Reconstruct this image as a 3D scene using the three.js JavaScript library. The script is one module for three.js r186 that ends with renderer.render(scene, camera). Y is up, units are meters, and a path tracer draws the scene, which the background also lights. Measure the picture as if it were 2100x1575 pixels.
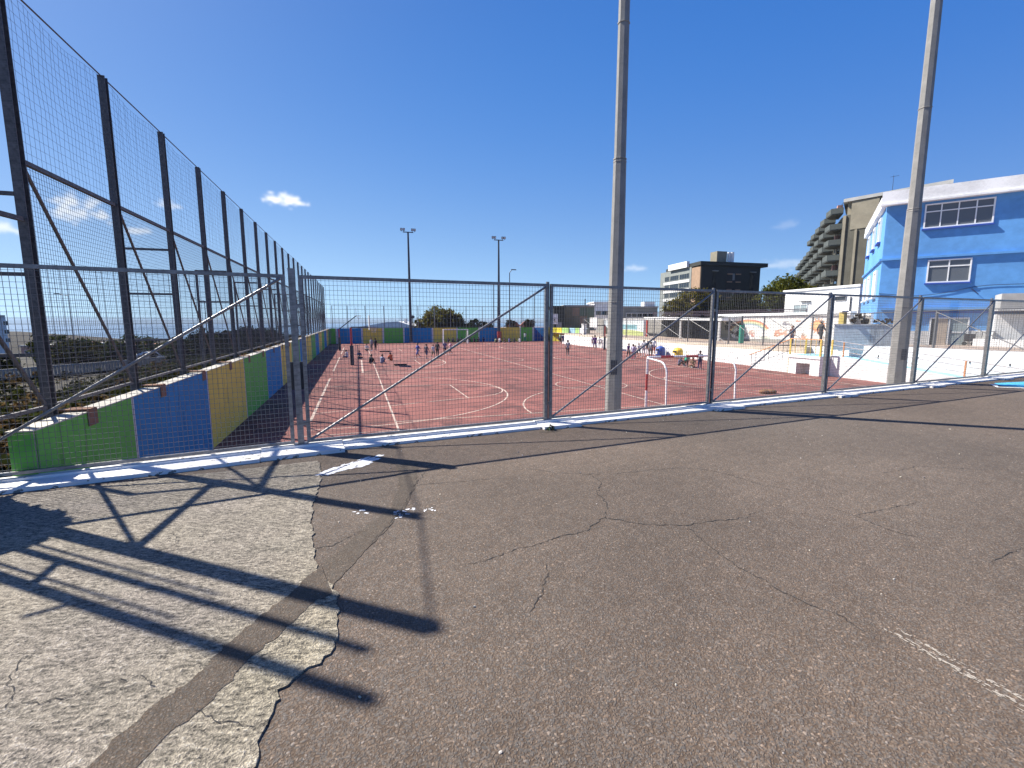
import * as THREE from 'three';
import { mergeGeometries } from 'three/addons/utils/BufferGeometryUtils.js';
import { MarchingCubes } from 'three/addons/objects/MarchingCubes.js';

// ---------- camera, sky, sun, exposure ----------
const scene = new THREE.Scene();
const camera = new THREE.PerspectiveCamera(77.284, 4 / 3, 0.05, 60000);
camera.position.set(0, 2, 0);
camera.rotation.x = -7.661 * Math.PI / 180;
const renderer = new THREE.WebGLRenderer({ antialias: true });
renderer.toneMapping = THREE.LinearToneMapping;
renderer.toneMappingExposure = 2.05;
renderer.shadowMap.enabled = true;
const SUN_AZ = -69.5 * Math.PI / 180, SUN_EL = 46.3 * Math.PI / 180;
const sunDir = new THREE.Vector3(Math.sin(SUN_AZ) * Math.cos(SUN_EL), Math.sin(SUN_EL), -Math.cos(SUN_AZ) * Math.cos(SUN_EL));
const sun = new THREE.DirectionalLight(new THREE.Color(1, 0.94, 0.84), 5);
sun.position.copy(sunDir).multiplyScalar(120); sun.castShadow = true;
sun.shadow.mapSize.set(4096, 4096);
Object.assign(sun.shadow.camera, { left: -90, right: 90, top: 90, bottom: -90, near: 1, far: 400 });
scene.add(sun); scene.add(sun.target);

// seeded noise
function rng(seed) { let a = seed >>> 0; return () => { a = (a + 0x6D2B79F5) | 0; let t = Math.imul(a ^ (a >>> 15), 1 | a); t = (t + Math.imul(t ^ (t >>> 7), 61 | t)) ^ t; return ((t ^ (t >>> 14)) >>> 0) / 4294967296; }; }
function hash(x, y, s) { let h = Math.imul(x, 374761393) + Math.imul(y, 668265263) + Math.imul(s, 2147483647 ^ 0x5bd1e995); h = Math.imul(h ^ (h >>> 13), 1274126177); return ((h ^ (h >>> 16)) >>> 0) / 4294967296; }
function vnoise(x, y, per, s) { // tileable value noise
  const xi = Math.floor(x), yi = Math.floor(y), fx = x - xi, fy = y - yi, m = (a) => per ? ((a % per) + per) % per : a;
  const u = fx * fx * (3 - 2 * fx), v = fy * fy * (3 - 2 * fy);
  const a = hash(m(xi), m(yi), s), b = hash(m(xi + 1), m(yi), s), c = hash(m(xi), m(yi + 1), s), d = hash(m(xi + 1), m(yi + 1), s);
  return a + (b - a) * u + (c - a) * v + (a - b - c + d) * u * v;
}
function fbm(x, y, per, s, o) { let f = 0, a = 0.5, n = 0; for (let i = 0; i < o; i++) { f += a * vnoise(x, y, per, s + i); n += a; a *= 0.5; x *= 2; y *= 2; per *= 2; } return f / n; }
const clamp01 = (x) => x < 0 ? 0 : x > 1 ? 1 : x;
const sstep = (a, b, x) => { const t = clamp01((x - a) / (b - a)); return t * t * (3 - 2 * t); };

// sky: clear air, paler towards the sun and the horizon, with a few small clouds
{
  const SKY = 0.86, Wd = 2048, Hd = 1024, data = new Float32Array(Wd * Hd * 4);
  const clouds = [ // azimuth deg (right of view axis), elevation deg, half width, half height, strength, seed
    [-24.6, 12.0, 2.5, 0.95, 1.0, 3], [-40.9, 9.0, 2.4, 1.5, 0.75, 11], [-46.5, 7.2, 2.2, 0.9, 0.7, 17], [-37.0, 8.0, 1.2, 0.7, 0.6, 19], [-34.5, 10.5, 1.2, 0.6, 0.45, 21],
    [-52.5, 24.5, 5.5, 2.4, 0.9, 23], [29.5, 5.4, 3.4, 0.8, 0.3, 31], [14.0, 5.6, 1.6, 0.5, 0.35, 37], [29.0, 9.3, 1.6, 0.6, 0.12, 41],
    [-62, 8, 6, 1.6, 0.8, 43], [-80, 11, 7, 2.0, 0.7, 47], [60, 7, 5, 1.2, 0.4, 53], [110, 9, 6, 1.4, 0.5, 59], [160, 8, 7, 1.3, 0.5, 61], [-130, 9, 7, 1.5, 0.6, 67]];
  const v = new THREE.Vector3();
  for (let j = 0; j < Hd; j++) {
    const el = ((j + 0.5) / Hd - 0.5) * Math.PI, eld = el * 180 / Math.PI, ce = Math.cos(el), se = Math.sin(el);
    for (let i = 0; i < Wd; i++) {
      const ph = ((i + 0.5) / Wd - 0.5) * 2 * Math.PI; // atan2(z,x)
      v.set(Math.cos(ph) * ce, se, Math.sin(ph) * ce);
      const g = Math.acos(Math.min(1, Math.max(-1, v.dot(sunDir)))) * 180 / Math.PI;
      const h = Math.max(0, eld);
      const f = 1 - Math.exp(-h / 9.5);
      const f2 = sstep(12, 62, h);
      let r = 0.25 + (0.019 - 0.25) * f, gg = 0.42 + (0.125 - 0.42) * f, b = 0.57 + (0.375 - 0.54) * f;
      r *= 1 - 0.5 * f2; gg *= 1 - 0.55 * f2; b *= 1 - 0.38 * f2;
      const glow = 0.46 * Math.exp(-g / 15) + 1.6 * Math.exp(-g / 4.5), veil = 0.62 * Math.exp(-g / 34) * Math.exp(-h / 10);
      const dark = 1 - 0.22 * sstep(50, 115, g) * (1 - Math.exp(-h / 7));
      r = r * dark + glow + veil * 0.9; gg = gg * dark + glow * 0.97 + veil * 0.95; b = b * (0.5 + 0.5 * dark) + glow * 0.72 + veil * 0.98;
      if (eld < 0) { const k = Math.exp(eld / 8); r = 0.10 + (r - 0.10) * k; gg = 0.12 + (gg - 0.12) * k; b = 0.15 + (b - 0.15) * k; }
      if (eld > 2 && eld < 30) {
        const az = Math.atan2(v.x, -v.z) * 180 / Math.PI;
        for (const [ca, ch, w, hh, st, sd] of clouds) {
          const dx = (az - ca) / w, dy = (eld - ch) / hh;
          if (Math.abs(dx) > 1.7 || Math.abs(dy) > 1.9) continue;
          const n = fbm(az * 1.6 / Math.max(1, w / 2.5) + sd * 9.1, eld * 3.2 / Math.max(0.7, hh), 0, sd, 5);
          const m = clamp01((1.0 - dx * dx * 0.75 - Math.abs(dy) * 0.8 + dy * (dy < 0 ? 0.55 : 0)) + (n - 0.50) * 1.7);
          const a = sstep(0.18, 0.85, m) * st;
          r += (0.64 - r) * a; gg += (0.66 - gg) * a; b += (0.68 - b) * a;
        }
      }
      const o = (j * Wd + i) * 4; data[o] = r * SKY; data[o + 1] = gg * SKY; data[o + 2] = b * SKY; data[o + 3] = 1;
    }
  }
  const t = new THREE.DataTexture(data, Wd, Hd, THREE.RGBAFormat, THREE.FloatType);
  t.mapping = THREE.EquirectangularReflectionMapping; t.magFilter = THREE.LinearFilter; t.minFilter = THREE.LinearFilter; t.needsUpdate = true;
  scene.background = t; scene.environment = t;
}

// ---------- frames of reference ----------
const V3 = (x, y, z) => new THREE.Vector3(x, y, z);
// the sports court: s across from the painted wall, t away from the yard
const O0 = V3(-6.149, 0, -6.5), eD = V3(0.9525, 0, -0.3047), dD = V3(-0.3047, 0, -0.9525), YC = -1.5;
const P = (s, y, t) => V3(O0.x + s * eD.x + t * dD.x, y, O0.z + s * eD.z + t * dD.z);
const COURT_TURN = Math.atan2(0.3047, 0.9525); // rotation.y that takes +x to eD
// the yard's fence: k metres along, n metres towards the yard
const F0 = V3(-3.25, 0, -7.22), uD = V3(0.908, 0, -0.418), nD = V3(0.418, 0, 0.908);
const Q = (k, y, n0) => { const n = n0 + (k < 0 ? -k * 0.068 : 0); return V3(F0.x + k * uD.x + n * nD.x, y, F0.z + k * uD.z + n * nD.z); }; // the first bay swings slightly towards the yard

// ---------- textures ----------
function tex(size, fn, srgb) {
  const d = new Uint8Array(size * size * 4);
  for (let j = 0; j < size; j++) for (let i = 0; i < size; i++) { const c = fn(i / size, j / size, i, j), o = (j * size + i) * 4; d[o] = 255 * clamp01(c[0]); d[o + 1] = 255 * clamp01(c[1]); d[o + 2] = 255 * clamp01(c[2]); d[o + 3] = 255; }
  const t = new THREE.DataTexture(d, size, size, THREE.RGBAFormat); t.wrapS = t.wrapT = THREE.RepeatWrapping; t.magFilter = THREE.LinearFilter; t.minFilter = THREE.LinearMipmapLinearFilter; t.generateMipmaps = true; t.anisotropy = 8;
  if (srgb) t.colorSpace = THREE.SRGBColorSpace; t.needsUpdate = true; return t;
}
const repCache = new Map();
const rep = (t, m) => { const k = t.uuid + m; if (!repCache.has(k)) { const c = t.clone(); c.repeat.set(1 / m, 1 / m); c.needsUpdate = true; repCache.set(k, c); } return repCache.get(k); };
// aggregate: bumps of stones in binder, height 0..1
const STN = 512;
function stoneField(size, cell, seed, rmin, rmax) {
  const h = new Float32Array(size * size), id = new Float32Array(size * size), n = Math.round(size / cell), R = rng(seed);
  for (let c = 0; c < n * n * 1.6; c++) {
    const cx = R() * size, cy = R() * size, r = cell * (rmin + (rmax - rmin) * R() * R()), e = 0.6 + 0.8 * R(), an = R() * 3.14, v = R(), ca = Math.cos(an), sa = Math.sin(an), rr = Math.ceil(r * 1.5);
    for (let y = -rr; y <= rr; y++) for (let x = -rr; x <= rr; x++) {
      const a = (x * ca + y * sa) / r * e, b = (-x * sa + y * ca) / r / e, q = a * a + b * b; if (q >= 1) continue;
      const o = ((Math.floor(cy) + y + size) % size) * size + ((Math.floor(cx) + x + size) % size), hh = Math.sqrt(1 - q) * (0.45 + 0.55 * v);
      if (hh > h[o]) { h[o] = hh; id[o] = v; }
    }
  }
  return { h, id };
}
const ag = stoneField(1024, 9, 5, 0.35, 1.0);
const asphaltMap = tex(1024, (u, v, i, j) => {
  const o = j * 1024 + i, s = ag.h[o], id = ag.id[o], n = fbm(u * 16, v * 16, 16, 7, 4), f = hash(i, j, 3);
  let k = 0.60 + 0.12 * (n - 0.5) + (s > 0.02 ? (0.20 * (id - 0.36)) * Math.min(1, s * 2) : -0.07) + 0.12 * (f - 0.5);
  if (id > 0.972 && s > 0.3) k += 0.16;
  const w = (hash(Math.floor(id * 9999), 1, 9) - 0.5) * 0.075;
  return [k * 1.0 + w, k * 0.965, k * 0.93 - w];
}, true);
const asphaltBump = tex(1024, (u, v, i, j) => { const o = j * 1024 + i, k = 0.15 + 0.7 * ag.h[o] + 0.15 * fbm(u * 40, v * 40, 40, 17, 3); return [k, k, k]; });
const cf = stoneField(1024, 13, 25, 0.3, 0.8);
const slabField = (u, v, i, j) => { const o = j * 1024 + i; const a = fbm(u * 20 + 0.9 * fbm(u * 8, v * 8, 8, 71, 3), v * 56, 0, 31, 3); const b = fbm(u * 60, v * 60, 60, 33, 3); return 0.5 * a + 0.3 * b + 0.2 * cf.h[o]; };
const slabPer = (u, v, i, j) => { // blend edges so that the drifting noise tiles
  const w = sstep(0.85, 1, u), x = sstep(0.85, 1, v), A = slabField(u, v, i, j); if (w === 0 && x === 0) return A;
  const B = slabField(u - 1, v, i, j), C = slabField(u, v - 1, i, j), D = slabField(u - 1, v - 1, i, j); return (A * (1 - w) + B * w) * (1 - x) + (C * (1 - w) + D * w) * x; };
const slabH = new Float32Array(1024 * 1024); for (let j = 0; j < 1024; j++) for (let i = 0; i < 1024; i++) slabH[j * 1024 + i] = slabPer(i / 1024, j / 1024, i, j);
const slabMap = tex(1024, (u, v, i, j) => { const h = slabH[j * 1024 + i], n = fbm(u * 6, v * 6, 6, 41, 4), k = 0.72 + 1.25 * (h - 0.42) + 0.16 * (n - 0.5) + 0.05 * (hash(i, j, 4) - 0.5), p = sstep(0.30, 0.24, h) * 0.10; return [k - p, k * 0.98 - p, k * 0.94 - p]; }, true);
const slabBump = tex(1024, (u, v, i, j) => { const h = clamp01((slabH[j * 1024 + i] - 0.2) * 1.7); return [h, h, h]; });
const mottle = tex(512, (u, v, i, j) => { const n = fbm(u * 5, v * 5, 5, 51, 5), f = fbm(u * 50, v * 50, 50, 57, 3), k = 0.955 + 0.20 * (n - 0.5) + 0.10 * (f - 0.5) + 0.03 * (hash(i, j, 6) - 0.5); return [k, k, k]; }, true);
const plasterBump = tex(512, (u, v, i, j) => { const k = 0.5 + 0.8 * (fbm(u * 60, v * 60, 60, 61, 3) - 0.5) + 0.5 * (fbm(u * 7, v * 7, 7, 63, 3) - 0.5); return [k, k, k]; });
const courtMap = tex(1024, (u, v, i, j) => {
  const n = fbm(u * 6, v * 6, 6, 81, 5), f = fbm(u * 120, v * 120, 120, 83, 2), w = sstep(0.60, 0.72, fbm(u * 14, v * 14, 14, 87, 4)) * 0.15; // worn, paler paint patches
  const k = 0.90 + 0.34 * (n - 0.5) + 0.12 * (f - 0.5) - 0.14 * sstep(0.62, 0.7, fbm(u * 9, v * 9, 9, 187, 4)); return [k + w, k * 0.99 + w * 1.1, k * 0.99 + w * 1.1]; }, true);
const weather = tex(512, (u, v, i, j) => { const n = fbm(u * 4, v * 4, 4, 151, 5), st = fbm(u * 70, v * 4, 70, 153, 3), sp = hash(i >> 1, j >> 1, 8); const k = 0.965 + 0.10 * (n - 0.5) - 0.16 * sstep(0.60, 0.80, st) * sstep(0.35, 0.6, n) - (sp > 0.997 ? 0.12 : 0); return [k, k, k * 0.995]; }, true);
const chipped = tex(512, (u, v, i, j) => { const n = fbm(u * 9, v * 9, 9, 161, 5), m = fbm(u * 34, v * 34, 34, 167, 3); const c = sstep(0.745, 0.77, 0.55 * n + 0.45 * m + 0.06) ; const k = 0.97 + 0.08 * (n - 0.5) - 0.42 * c; return [k, k * (1 - 0.03 * c), k * (1 - 0.08 * c)]; }, true);
const galvMap = tex(256, (u, v, i, j) => { const n = fbm(u * 14, v * 14, 14, 91, 3), m = fbm(u * 5, v * 40, 5, 93, 2), k = 0.8 + 0.3 * (n - 0.5) + 0.16 * (m - 0.5); return [k, k, k * 1.01]; }, true);

// ---------- materials ----------
function mat(r, g, b, rough = 0.85, o = {}) { const m = new THREE.MeshStandardMaterial({ roughness: rough, metalness: 0, ...o }); m.color.setRGB(r, g, b); return m; }
const paint = (r, g, b, rough = 0.8, sc = 3, bump = 0.002) => mat(r, g, b, rough, { map: rep(mottle, sc), bumpMap: rep(plasterBump, sc / 2), bumpScale: bump });
const wallPaint = (r, g, b) => mat(r, g, b, 0.8, { map: rep(weather, 3.7), bumpMap: rep(plasterBump, 1.5), bumpScale: 0.003 });
const M = {
  asphalt: mat(0.285, 0.245, 0.212, 0.95, { map: rep(asphaltMap, 1.25), bumpMap: rep(asphaltBump, 1.25), bumpScale: 0.006, vertexColors: true }),
  asphaltStrip: mat(0.235, 0.205, 0.172, 0.95, { map: rep(asphaltMap, 0.9), bumpMap: rep(asphaltBump, 0.9), bumpScale: 0.006 }),
  slab: mat(0.375, 0.343, 0.295, 0.95, { map: rep(slabMap, 0.8), bumpMap: rep(slabBump, 0.8), bumpScale: 0.014, vertexColors: true }),
  crack: mat(0.035, 0.032, 0.03, 1), whitePaint: mat(0.82, 0.815, 0.80, 0.75, { map: rep(chipped, 1.3), bumpMap: rep(plasterBump, 0.6), bumpScale: 0.004 }), spill: paint(0.8, 0.81, 0.83, 0.8, 0.5),
  ledge: paint(0.34, 0.325, 0.30, 0.95, 1.2, 0.006), court: mat(0.228, 0.079, 0.063, 0.85, { map: rep(courtMap, 9), bumpMap: rep(plasterBump, 0.8), bumpScale: 0.001 }),
  worn: mat(0.36, 0.32, 0.27, 0.9),
  line: mat(0.52, 0.40, 0.33, 0.8, { map: rep(mottle, 1) }),
  galv: mat(0.36, 0.355, 0.35, 0.42, { metalness: 0.5, map: rep(galvMap, 0.6) }), wire: mat(0.17, 0.165, 0.16, 0.5, { metalness: 0.3 }),
  oldSteel: mat(0.20, 0.185, 0.18, 0.6, { metalness: 0.35, map: rep(galvMap, 0.5) }), darkWire: mat(0.10, 0.10, 0.105, 0.6, { metalness: 0.2 }), net: mat(0.12, 0.13, 0.15, 0.9),
  rust: mat(0.26, 0.14, 0.09, 0.9, { map: rep(mottle, 0.4) }), concPole: mat(0.26, 0.255, 0.245, 0.8, { map: rep(mottle, 1.1), bumpMap: rep(plasterBump, 0.5), bumpScale: 0.003 }),
  green: wallPaint(0.15, 0.48, 0.08), blue: wallPaint(0.03, 0.235, 0.50), yellow: wallPaint(0.80, 0.62, 0.11), divider: wallPaint(0.66, 0.64, 0.64), coping: paint(0.55, 0.52, 0.45),
  darkMetal: mat(0.06, 0.065, 0.08, 0.5, { metalness: 0.4 }), blackMetal: mat(0.02, 0.02, 0.022, 0.6), redPaint: mat(0.42, 0.05, 0.04, 0.6), whiteTube: mat(0.80, 0.80, 0.81, 0.4), redTube: mat(0.42, 0.03, 0.03, 0.45),
  schoolBlue: mat(0.115, 0.335, 0.70, 0.75, { map: rep(mottle, 11), bumpMap: rep(plasterBump, 2), bumpScale: 0.001 }), schoolDark: paint(0.03, 0.09, 0.42, 0.75, 4), white: paint(0.84, 0.84, 0.84, 0.75, 4), offWhite: paint(0.66, 0.66, 0.65, 0.8, 4),
  frame: mat(0.78, 0.79, 0.79, 0.4), glass: mat(0.02, 0.024, 0.03, 0.06, { metalness: 0.0 }), schoolGlass: mat(0.11, 0.12, 0.135, 0.1), lightGlass: mat(0.30, 0.36, 0.38, 0.15), reveal: mat(0.2, 0.2, 0.22, 0.9),
  towerWall: paint(0.10, 0.095, 0.075, 0.9, 6), towerLight: paint(0.25, 0.225, 0.17, 0.9, 6), towerBalc: paint(0.075, 0.088, 0.085, 0.85, 5), pinkWall: paint(0.52, 0.28, 0.22, 0.9, 4), roofGrey: paint(0.40, 0.40, 0.39, 0.9, 6),
  darkBld: paint(0.035, 0.038, 0.036, 0.9, 6), greyBld: paint(0.24, 0.26, 0.25, 0.9, 6), tanBld: paint(0.36, 0.24, 0.16, 0.9, 4), brownBld: paint(0.24, 0.20, 0.13, 0.9, 4),
  orangeRail: mat(0.60, 0.26, 0.10, 0.5), yellowRail: mat(0.72, 0.50, 0.10, 0.5), railGrey: mat(0.36, 0.33, 0.34, 0.5, { metalness: 0.3 }), blueRamp: paint(0.34, 0.62, 0.78, 0.8, 2), lightBlue: paint(0.10, 0.52, 0.76, 0.8, 1.5),
  tan: paint(0.50, 0.42, 0.34, 0.9, 2), terrace: paint(0.42, 0.33, 0.27, 0.9, 4), greyBlue: paint(0.52, 0.60, 0.66, 0.85, 2), purple: mat(0.035, 0.02, 0.036, 0.7), ochre: paint(0.55, 0.42, 0.12, 0.8, 2), greenPad: mat(0.02, 0.30, 0.20, 0.7),
  roofRed: paint(0.46, 0.20, 0.14, 0.9, 2), earth: paint(0.04, 0.034, 0.022, 1, 6), dryEarth: paint(0.032, 0.026, 0.018, 1, 8), road: paint(0.07, 0.07, 0.072, 0.95, 6), barrier: paint(0.34, 0.34, 0.32, 0.9, 3),
  sea: mat(0.035, 0.10, 0.19, 0.35), bark: paint(0.12, 0.085, 0.06, 1, 1), leaf: new THREE.MeshPhysicalMaterial({ color: 0xffffff, roughness: 0.9, side: THREE.DoubleSide, vertexColors: true, transmission: 0.5, thickness: 0 }), skinned: mat(1, 1, 1, 0.85, { vertexColors: true }),
  binBlue: mat(0.03, 0.08, 0.34, 0.5), binYellow: mat(0.78, 0.55, 0.05, 0.5), binDark: mat(0.02, 0.02, 0.025, 0.6), carWhite: mat(0.75, 0.75, 0.76, 0.3), tyre: mat(0.02, 0.02, 0.02, 0.9), cable: mat(0.02, 0.03, 0.08, 0.7), nearBlack: mat(0.03, 0.025, 0.03, 0.8),
  planter: paint(0.12, 0.30, 0.45, 0.6, 1), lampGlass: mat(0.5, 0.5, 0.48, 0.2), oliveGlass: mat(0.11, 0.14, 0.085, 0.3), brownLump: paint(0.22, 0.11, 0.06, 1, 0.4), lime: paint(0.45, 0.72, 0.25), paleBlue: paint(0.42, 0.68, 0.80), bright: paint(0.80, 0.68, 0.05), dusk: paint(0.02, 0.07, 0.30), sky: paint(0.07, 0.36, 0.72)
};

// ---------- building blocks ----------
const used = {};
function numbered(n) { used[n] = (used[n] || 0) + 1; return used[n] === 1 ? n : n + '_' + String(used[n] - 1).padStart(3, '0'); }
function tidy(list) { // merge into one geometry with metre uvs
  const gs = list.map((g) => { const q = g.index ? g.toNonIndexed() : g; for (const k of Object.keys(q.attributes)) if (!['position', 'normal', 'color', ...(g.userData.keepUv ? ['uv'] : [])].includes(k)) q.deleteAttribute(k); q.userData = g.userData; return q; });
  const out = gs.length > 1 ? mergeGeometries(gs) : gs[0];
  if (!out.attributes.uv) metreUv(out);
  return out;
}
function metreUv(g) {
  const p = g.attributes.position, n = g.attributes.normal, uv = new Float32Array(p.count * 2);
  for (let i = 0; i < p.count; i++) {
    const nx = Math.abs(n.getX(i)), ny = Math.abs(n.getY(i)), nz = Math.abs(n.getZ(i));
    if (ny > nx && ny > nz) { uv[2 * i] = p.getX(i); uv[2 * i + 1] = p.getZ(i); } else if (nx > nz) { uv[2 * i] = p.getZ(i); uv[2 * i + 1] = p.getY(i); } else { uv[2 * i] = p.getX(i); uv[2 * i + 1] = p.getY(i); }
  }
  g.setAttribute('uv', new THREE.BufferAttribute(uv, 2)); return g;
}
function thing(name, label, category, at = [0, 0, 0], group) {
  const o = new THREE.Group(); o.name = numbered(name); const b = Array.isArray(at) ? V3(...at) : at; o.position.copy(b); o._o = b.clone();
  o.userData = { label, category }; if (group) o.userData.group = group; scene.add(o); return o;
}
function part(parent, name, geos, m, label) { // geometry is given in world coordinates
  const g = tidy(Array.isArray(geos) ? geos : [geos]); const o = parent._o || V3(0, 0, 0); g.translate(-o.x, -o.y, -o.z);
  const mesh = new THREE.Mesh(g, m); mesh.name = name; mesh.castShadow = mesh.receiveShadow = true; mesh._o = o; if (label) mesh.userData.label = label; parent.add(mesh); return mesh;
}
function struct(name, geos, m) { const mesh = new THREE.Mesh(tidy(Array.isArray(geos) ? geos : [geos]), m); mesh.name = numbered(name); mesh.userData.kind = 'structure'; mesh.castShadow = mesh.receiveShadow = true; scene.add(mesh); return mesh; }
function single(name, label, category, geos, m, group, base) { const t = new THREE.Mesh(tidy(Array.isArray(geos) ? geos : [geos]), m); if (base) { t.geometry.translate(-base.x, -base.y, -base.z); t.position.copy(base); } t.name = numbered(name); t.castShadow = t.receiveShadow = true; t.userData = { label, category }; if (group) t.userData.group = group; scene.add(t); return t; }
const UP = V3(0, 1, 0);
function bar(a, b, w, h = w, up = UP) { // box from a to b; w across, h along up
  const z = b.clone().sub(a), L = z.length(); z.normalize(); let x = new THREE.Vector3().crossVectors(up, z); if (x.lengthSq() < 1e-6) x = new THREE.Vector3().crossVectors(eD, z); x.normalize(); const y = new THREE.Vector3().crossVectors(z, x);
  const g = new THREE.BoxGeometry(w, h, L); const m = new THREE.Matrix4().makeBasis(x, y, z); m.setPosition(a.clone().add(b).multiplyScalar(0.5)); return g.applyMatrix4(m);
}
function post(p, w, dpt, y0, y1, dir = uD) { return bar(V3(p.x, y0, p.z), V3(p.x, y1, p.z), w, dpt, new THREE.Vector3().crossVectors(dir, UP)); }
function rod(a, b, r, r2 = r, n = 8) { const z = b.clone().sub(a), L = z.length(); const g = new THREE.CylinderGeometry(r2, r, L, n, 1); g.applyQuaternion(new THREE.Quaternion().setFromUnitVectors(UP, z.normalize())); const c = a.clone().add(b).multiplyScalar(0.5); return g.translate(c.x, c.y, c.z); }
function pipe(pts, r, seg = 24, n = 8, closed = false) { return new THREE.TubeGeometry(new THREE.CatmullRomCurve3(pts, closed, 'centripetal'), seg, r, n, closed); }
function wires(segs, w) { // many thin four-sided wires in one geometry
  const pos = new Float32Array(segs.length * 72), nor = new Float32Array(segs.length * 72); let o = 0; const x = V3(), y = V3(), z = V3(), q = [V3(), V3(), V3(), V3()];
  for (const [a, b] of segs) {
    z.subVectors(b, a).normalize(); x.crossVectors(Math.abs(z.y) > 0.9 ? eD : UP, z).normalize(); y.crossVectors(z, x); const h = w / 2;
    const N = [x.clone().add(y), y.clone().sub(x), x.clone().add(y).negate(), x.clone().sub(y)];
    for (let k = 0; k < 4; k++) {
      const c = N[k], d = N[(k + 1) % 4], n = c.clone().add(d).normalize();
      const A = [a.x + c.x * h, a.y + c.y * h, a.z + c.z * h], B = [a.x + d.x * h, a.y + d.y * h, a.z + d.z * h], C = [b.x + d.x * h, b.y + d.y * h, b.z + d.z * h], D = [b.x + c.x * h, b.y + c.y * h, b.z + c.z * h];
      for (const p of [A, B, C, A, C, D]) { pos[o] = p[0]; pos[o + 1] = p[1]; pos[o + 2] = p[2]; nor[o] = n.x; nor[o + 1] = n.y; nor[o + 2] = n.z; o += 3; }
    }
  }
  const g = new THREE.BufferGeometry(); g.setAttribute('position', new THREE.BufferAttribute(pos, 3)); g.setAttribute('normal', new THREE.BufferAttribute(nor, 3)); return g;
}
function prism(foot, y0, y1) { // foot: list of [x,z] or Vector3; vertical walls and caps
  const pts = foot.map((p) => p.isVector3 ? [p.x, p.z] : p); const sh = new THREE.Shape(pts.map(([x, z]) => new THREE.Vector2(x, -z)));
  const g = new THREE.ExtrudeGeometry(sh, { depth: y1 - y0, bevelEnabled: false }); g.rotateX(-Math.PI / 2); return g.translate(0, y0, 0);
}
function sheet(foot, y) { const pts = foot.map((p) => p.isVector3 ? [p.x, p.z] : p); const g = new THREE.ShapeGeometry(new THREE.Shape(pts.map(([x, z]) => new THREE.Vector2(x, -z)))); g.rotateX(-Math.PI / 2); return g.translate(0, y, 0); }
function ribbon(pts, w, y, wf) { // flat strip along [x,z] points
  const pos = [], idx = []; const n = pts.length;
  for (let i = 0; i < n; i++) { const a = pts[Math.max(0, i - 1)], b = pts[Math.min(n - 1, i + 1)]; let dx = b[0] - a[0], dz = b[1] - a[1]; const L = Math.hypot(dx, dz) || 1; dx /= L; dz /= L; const h = (wf ? wf(i / (n - 1), i) : 1) * w / 2; pos.push(pts[i][0] - dz * h, y, pts[i][1] + dx * h, pts[i][0] + dz * h, y, pts[i][1] - dx * h); if (i) { const k = 2 * i; idx.push(k - 2, k, k - 1, k - 1, k, k + 1); } }
  const g = new THREE.BufferGeometry(); g.setAttribute('position', new THREE.Float32BufferAttribute(pos, 3)); g.setIndex(idx); g.computeVertexNormals(); const nn = g.attributes.normal; for (let i = 0; i < nn.count; i++) nn.setXYZ(i, 0, 1, 0); return g;
}
function box(c, w, h, dp, turn = 0) { const g = new THREE.BoxGeometry(w, h, dp); g.rotateY(turn); return g.translate(c.x, c.y, c.z); }
const xz = (v) => [v.x, v.z];

// ---------- terrain and sea ----------
{
  const pos = [], idx = [], NA = 96, R = [0, 60, 110, 135, 170, 230, 320, 460, 700, 1000, 1500, 2200];
  const hgt = (r, az) => { const right = sstep(0.15, 0.7, az); const start = 128 + right * 300; const base = -4.3; return base - Math.max(0, r - start) * 0.105 + (r > 40 ? (fbm(Math.cos(az) * r / 40 + 50, Math.sin(az) * r / 40 + 50, 0, 5, 3) - 0.5) * Math.min(14, r * 0.012) : 0); };
  for (let i = 0; i < R.length; i++) for (let k = 0; k <= NA; k++) { const az = -Math.PI + 2 * Math.PI * k / NA, r = R[i]; pos.push(Math.sin(az) * r, Math.max(-140, hgt(r, az)), -Math.cos(az) * r); }
  for (let i = 0; i < R.length - 1; i++) for (let k = 0; k < NA; k++) { const a = i * (NA + 1) + k, b = a + NA + 1; idx.push(a, a + 1, b, a + 1, b + 1, b); }
  const g = new THREE.BufferGeometry(); g.setAttribute('position', new THREE.Float32BufferAttribute(pos, 3)); g.setIndex(idx); g.computeVertexNormals(); struct('terrain', g, M.earth);
  const sea = new THREE.RingGeometry(300, 15000, 96, 6); sea.rotateX(-Math.PI / 2); sea.translate(0, -118, 0); struct('sea', sea, M.sea);
  const hp = [], hi = []; // a low dry ridge on the left skyline
  for (let i = 0; i <= 30; i++) for (let j = 0; j <= 6; j++) { const u = i / 30, v = j / 6, x = -760 + 470 * u, top = -9 - 20 * Math.pow(u, 1.6) - 30 * sstep(0.75, 1, u) + 5 * (fbm(u * 9, 3, 0, 77, 4) - 0.5); hp.push(x, -75 + (top + 75) * Math.sin(v * Math.PI / 2), -470 - 130 * v + 60 * u); }
  for (let i = 0; i < 30; i++) for (let j = 0; j < 6; j++) { const a = i * 7 + j; hi.push(a, a + 7, a + 1, a + 1, a + 7, a + 8); }
  const hg = new THREE.BufferGeometry(); hg.setAttribute('position', new THREE.Float32BufferAttribute(hp, 3)); hg.setIndex(hi); hg.computeVertexNormals(); struct('hill', hg, M.dryEarth);
}

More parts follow.
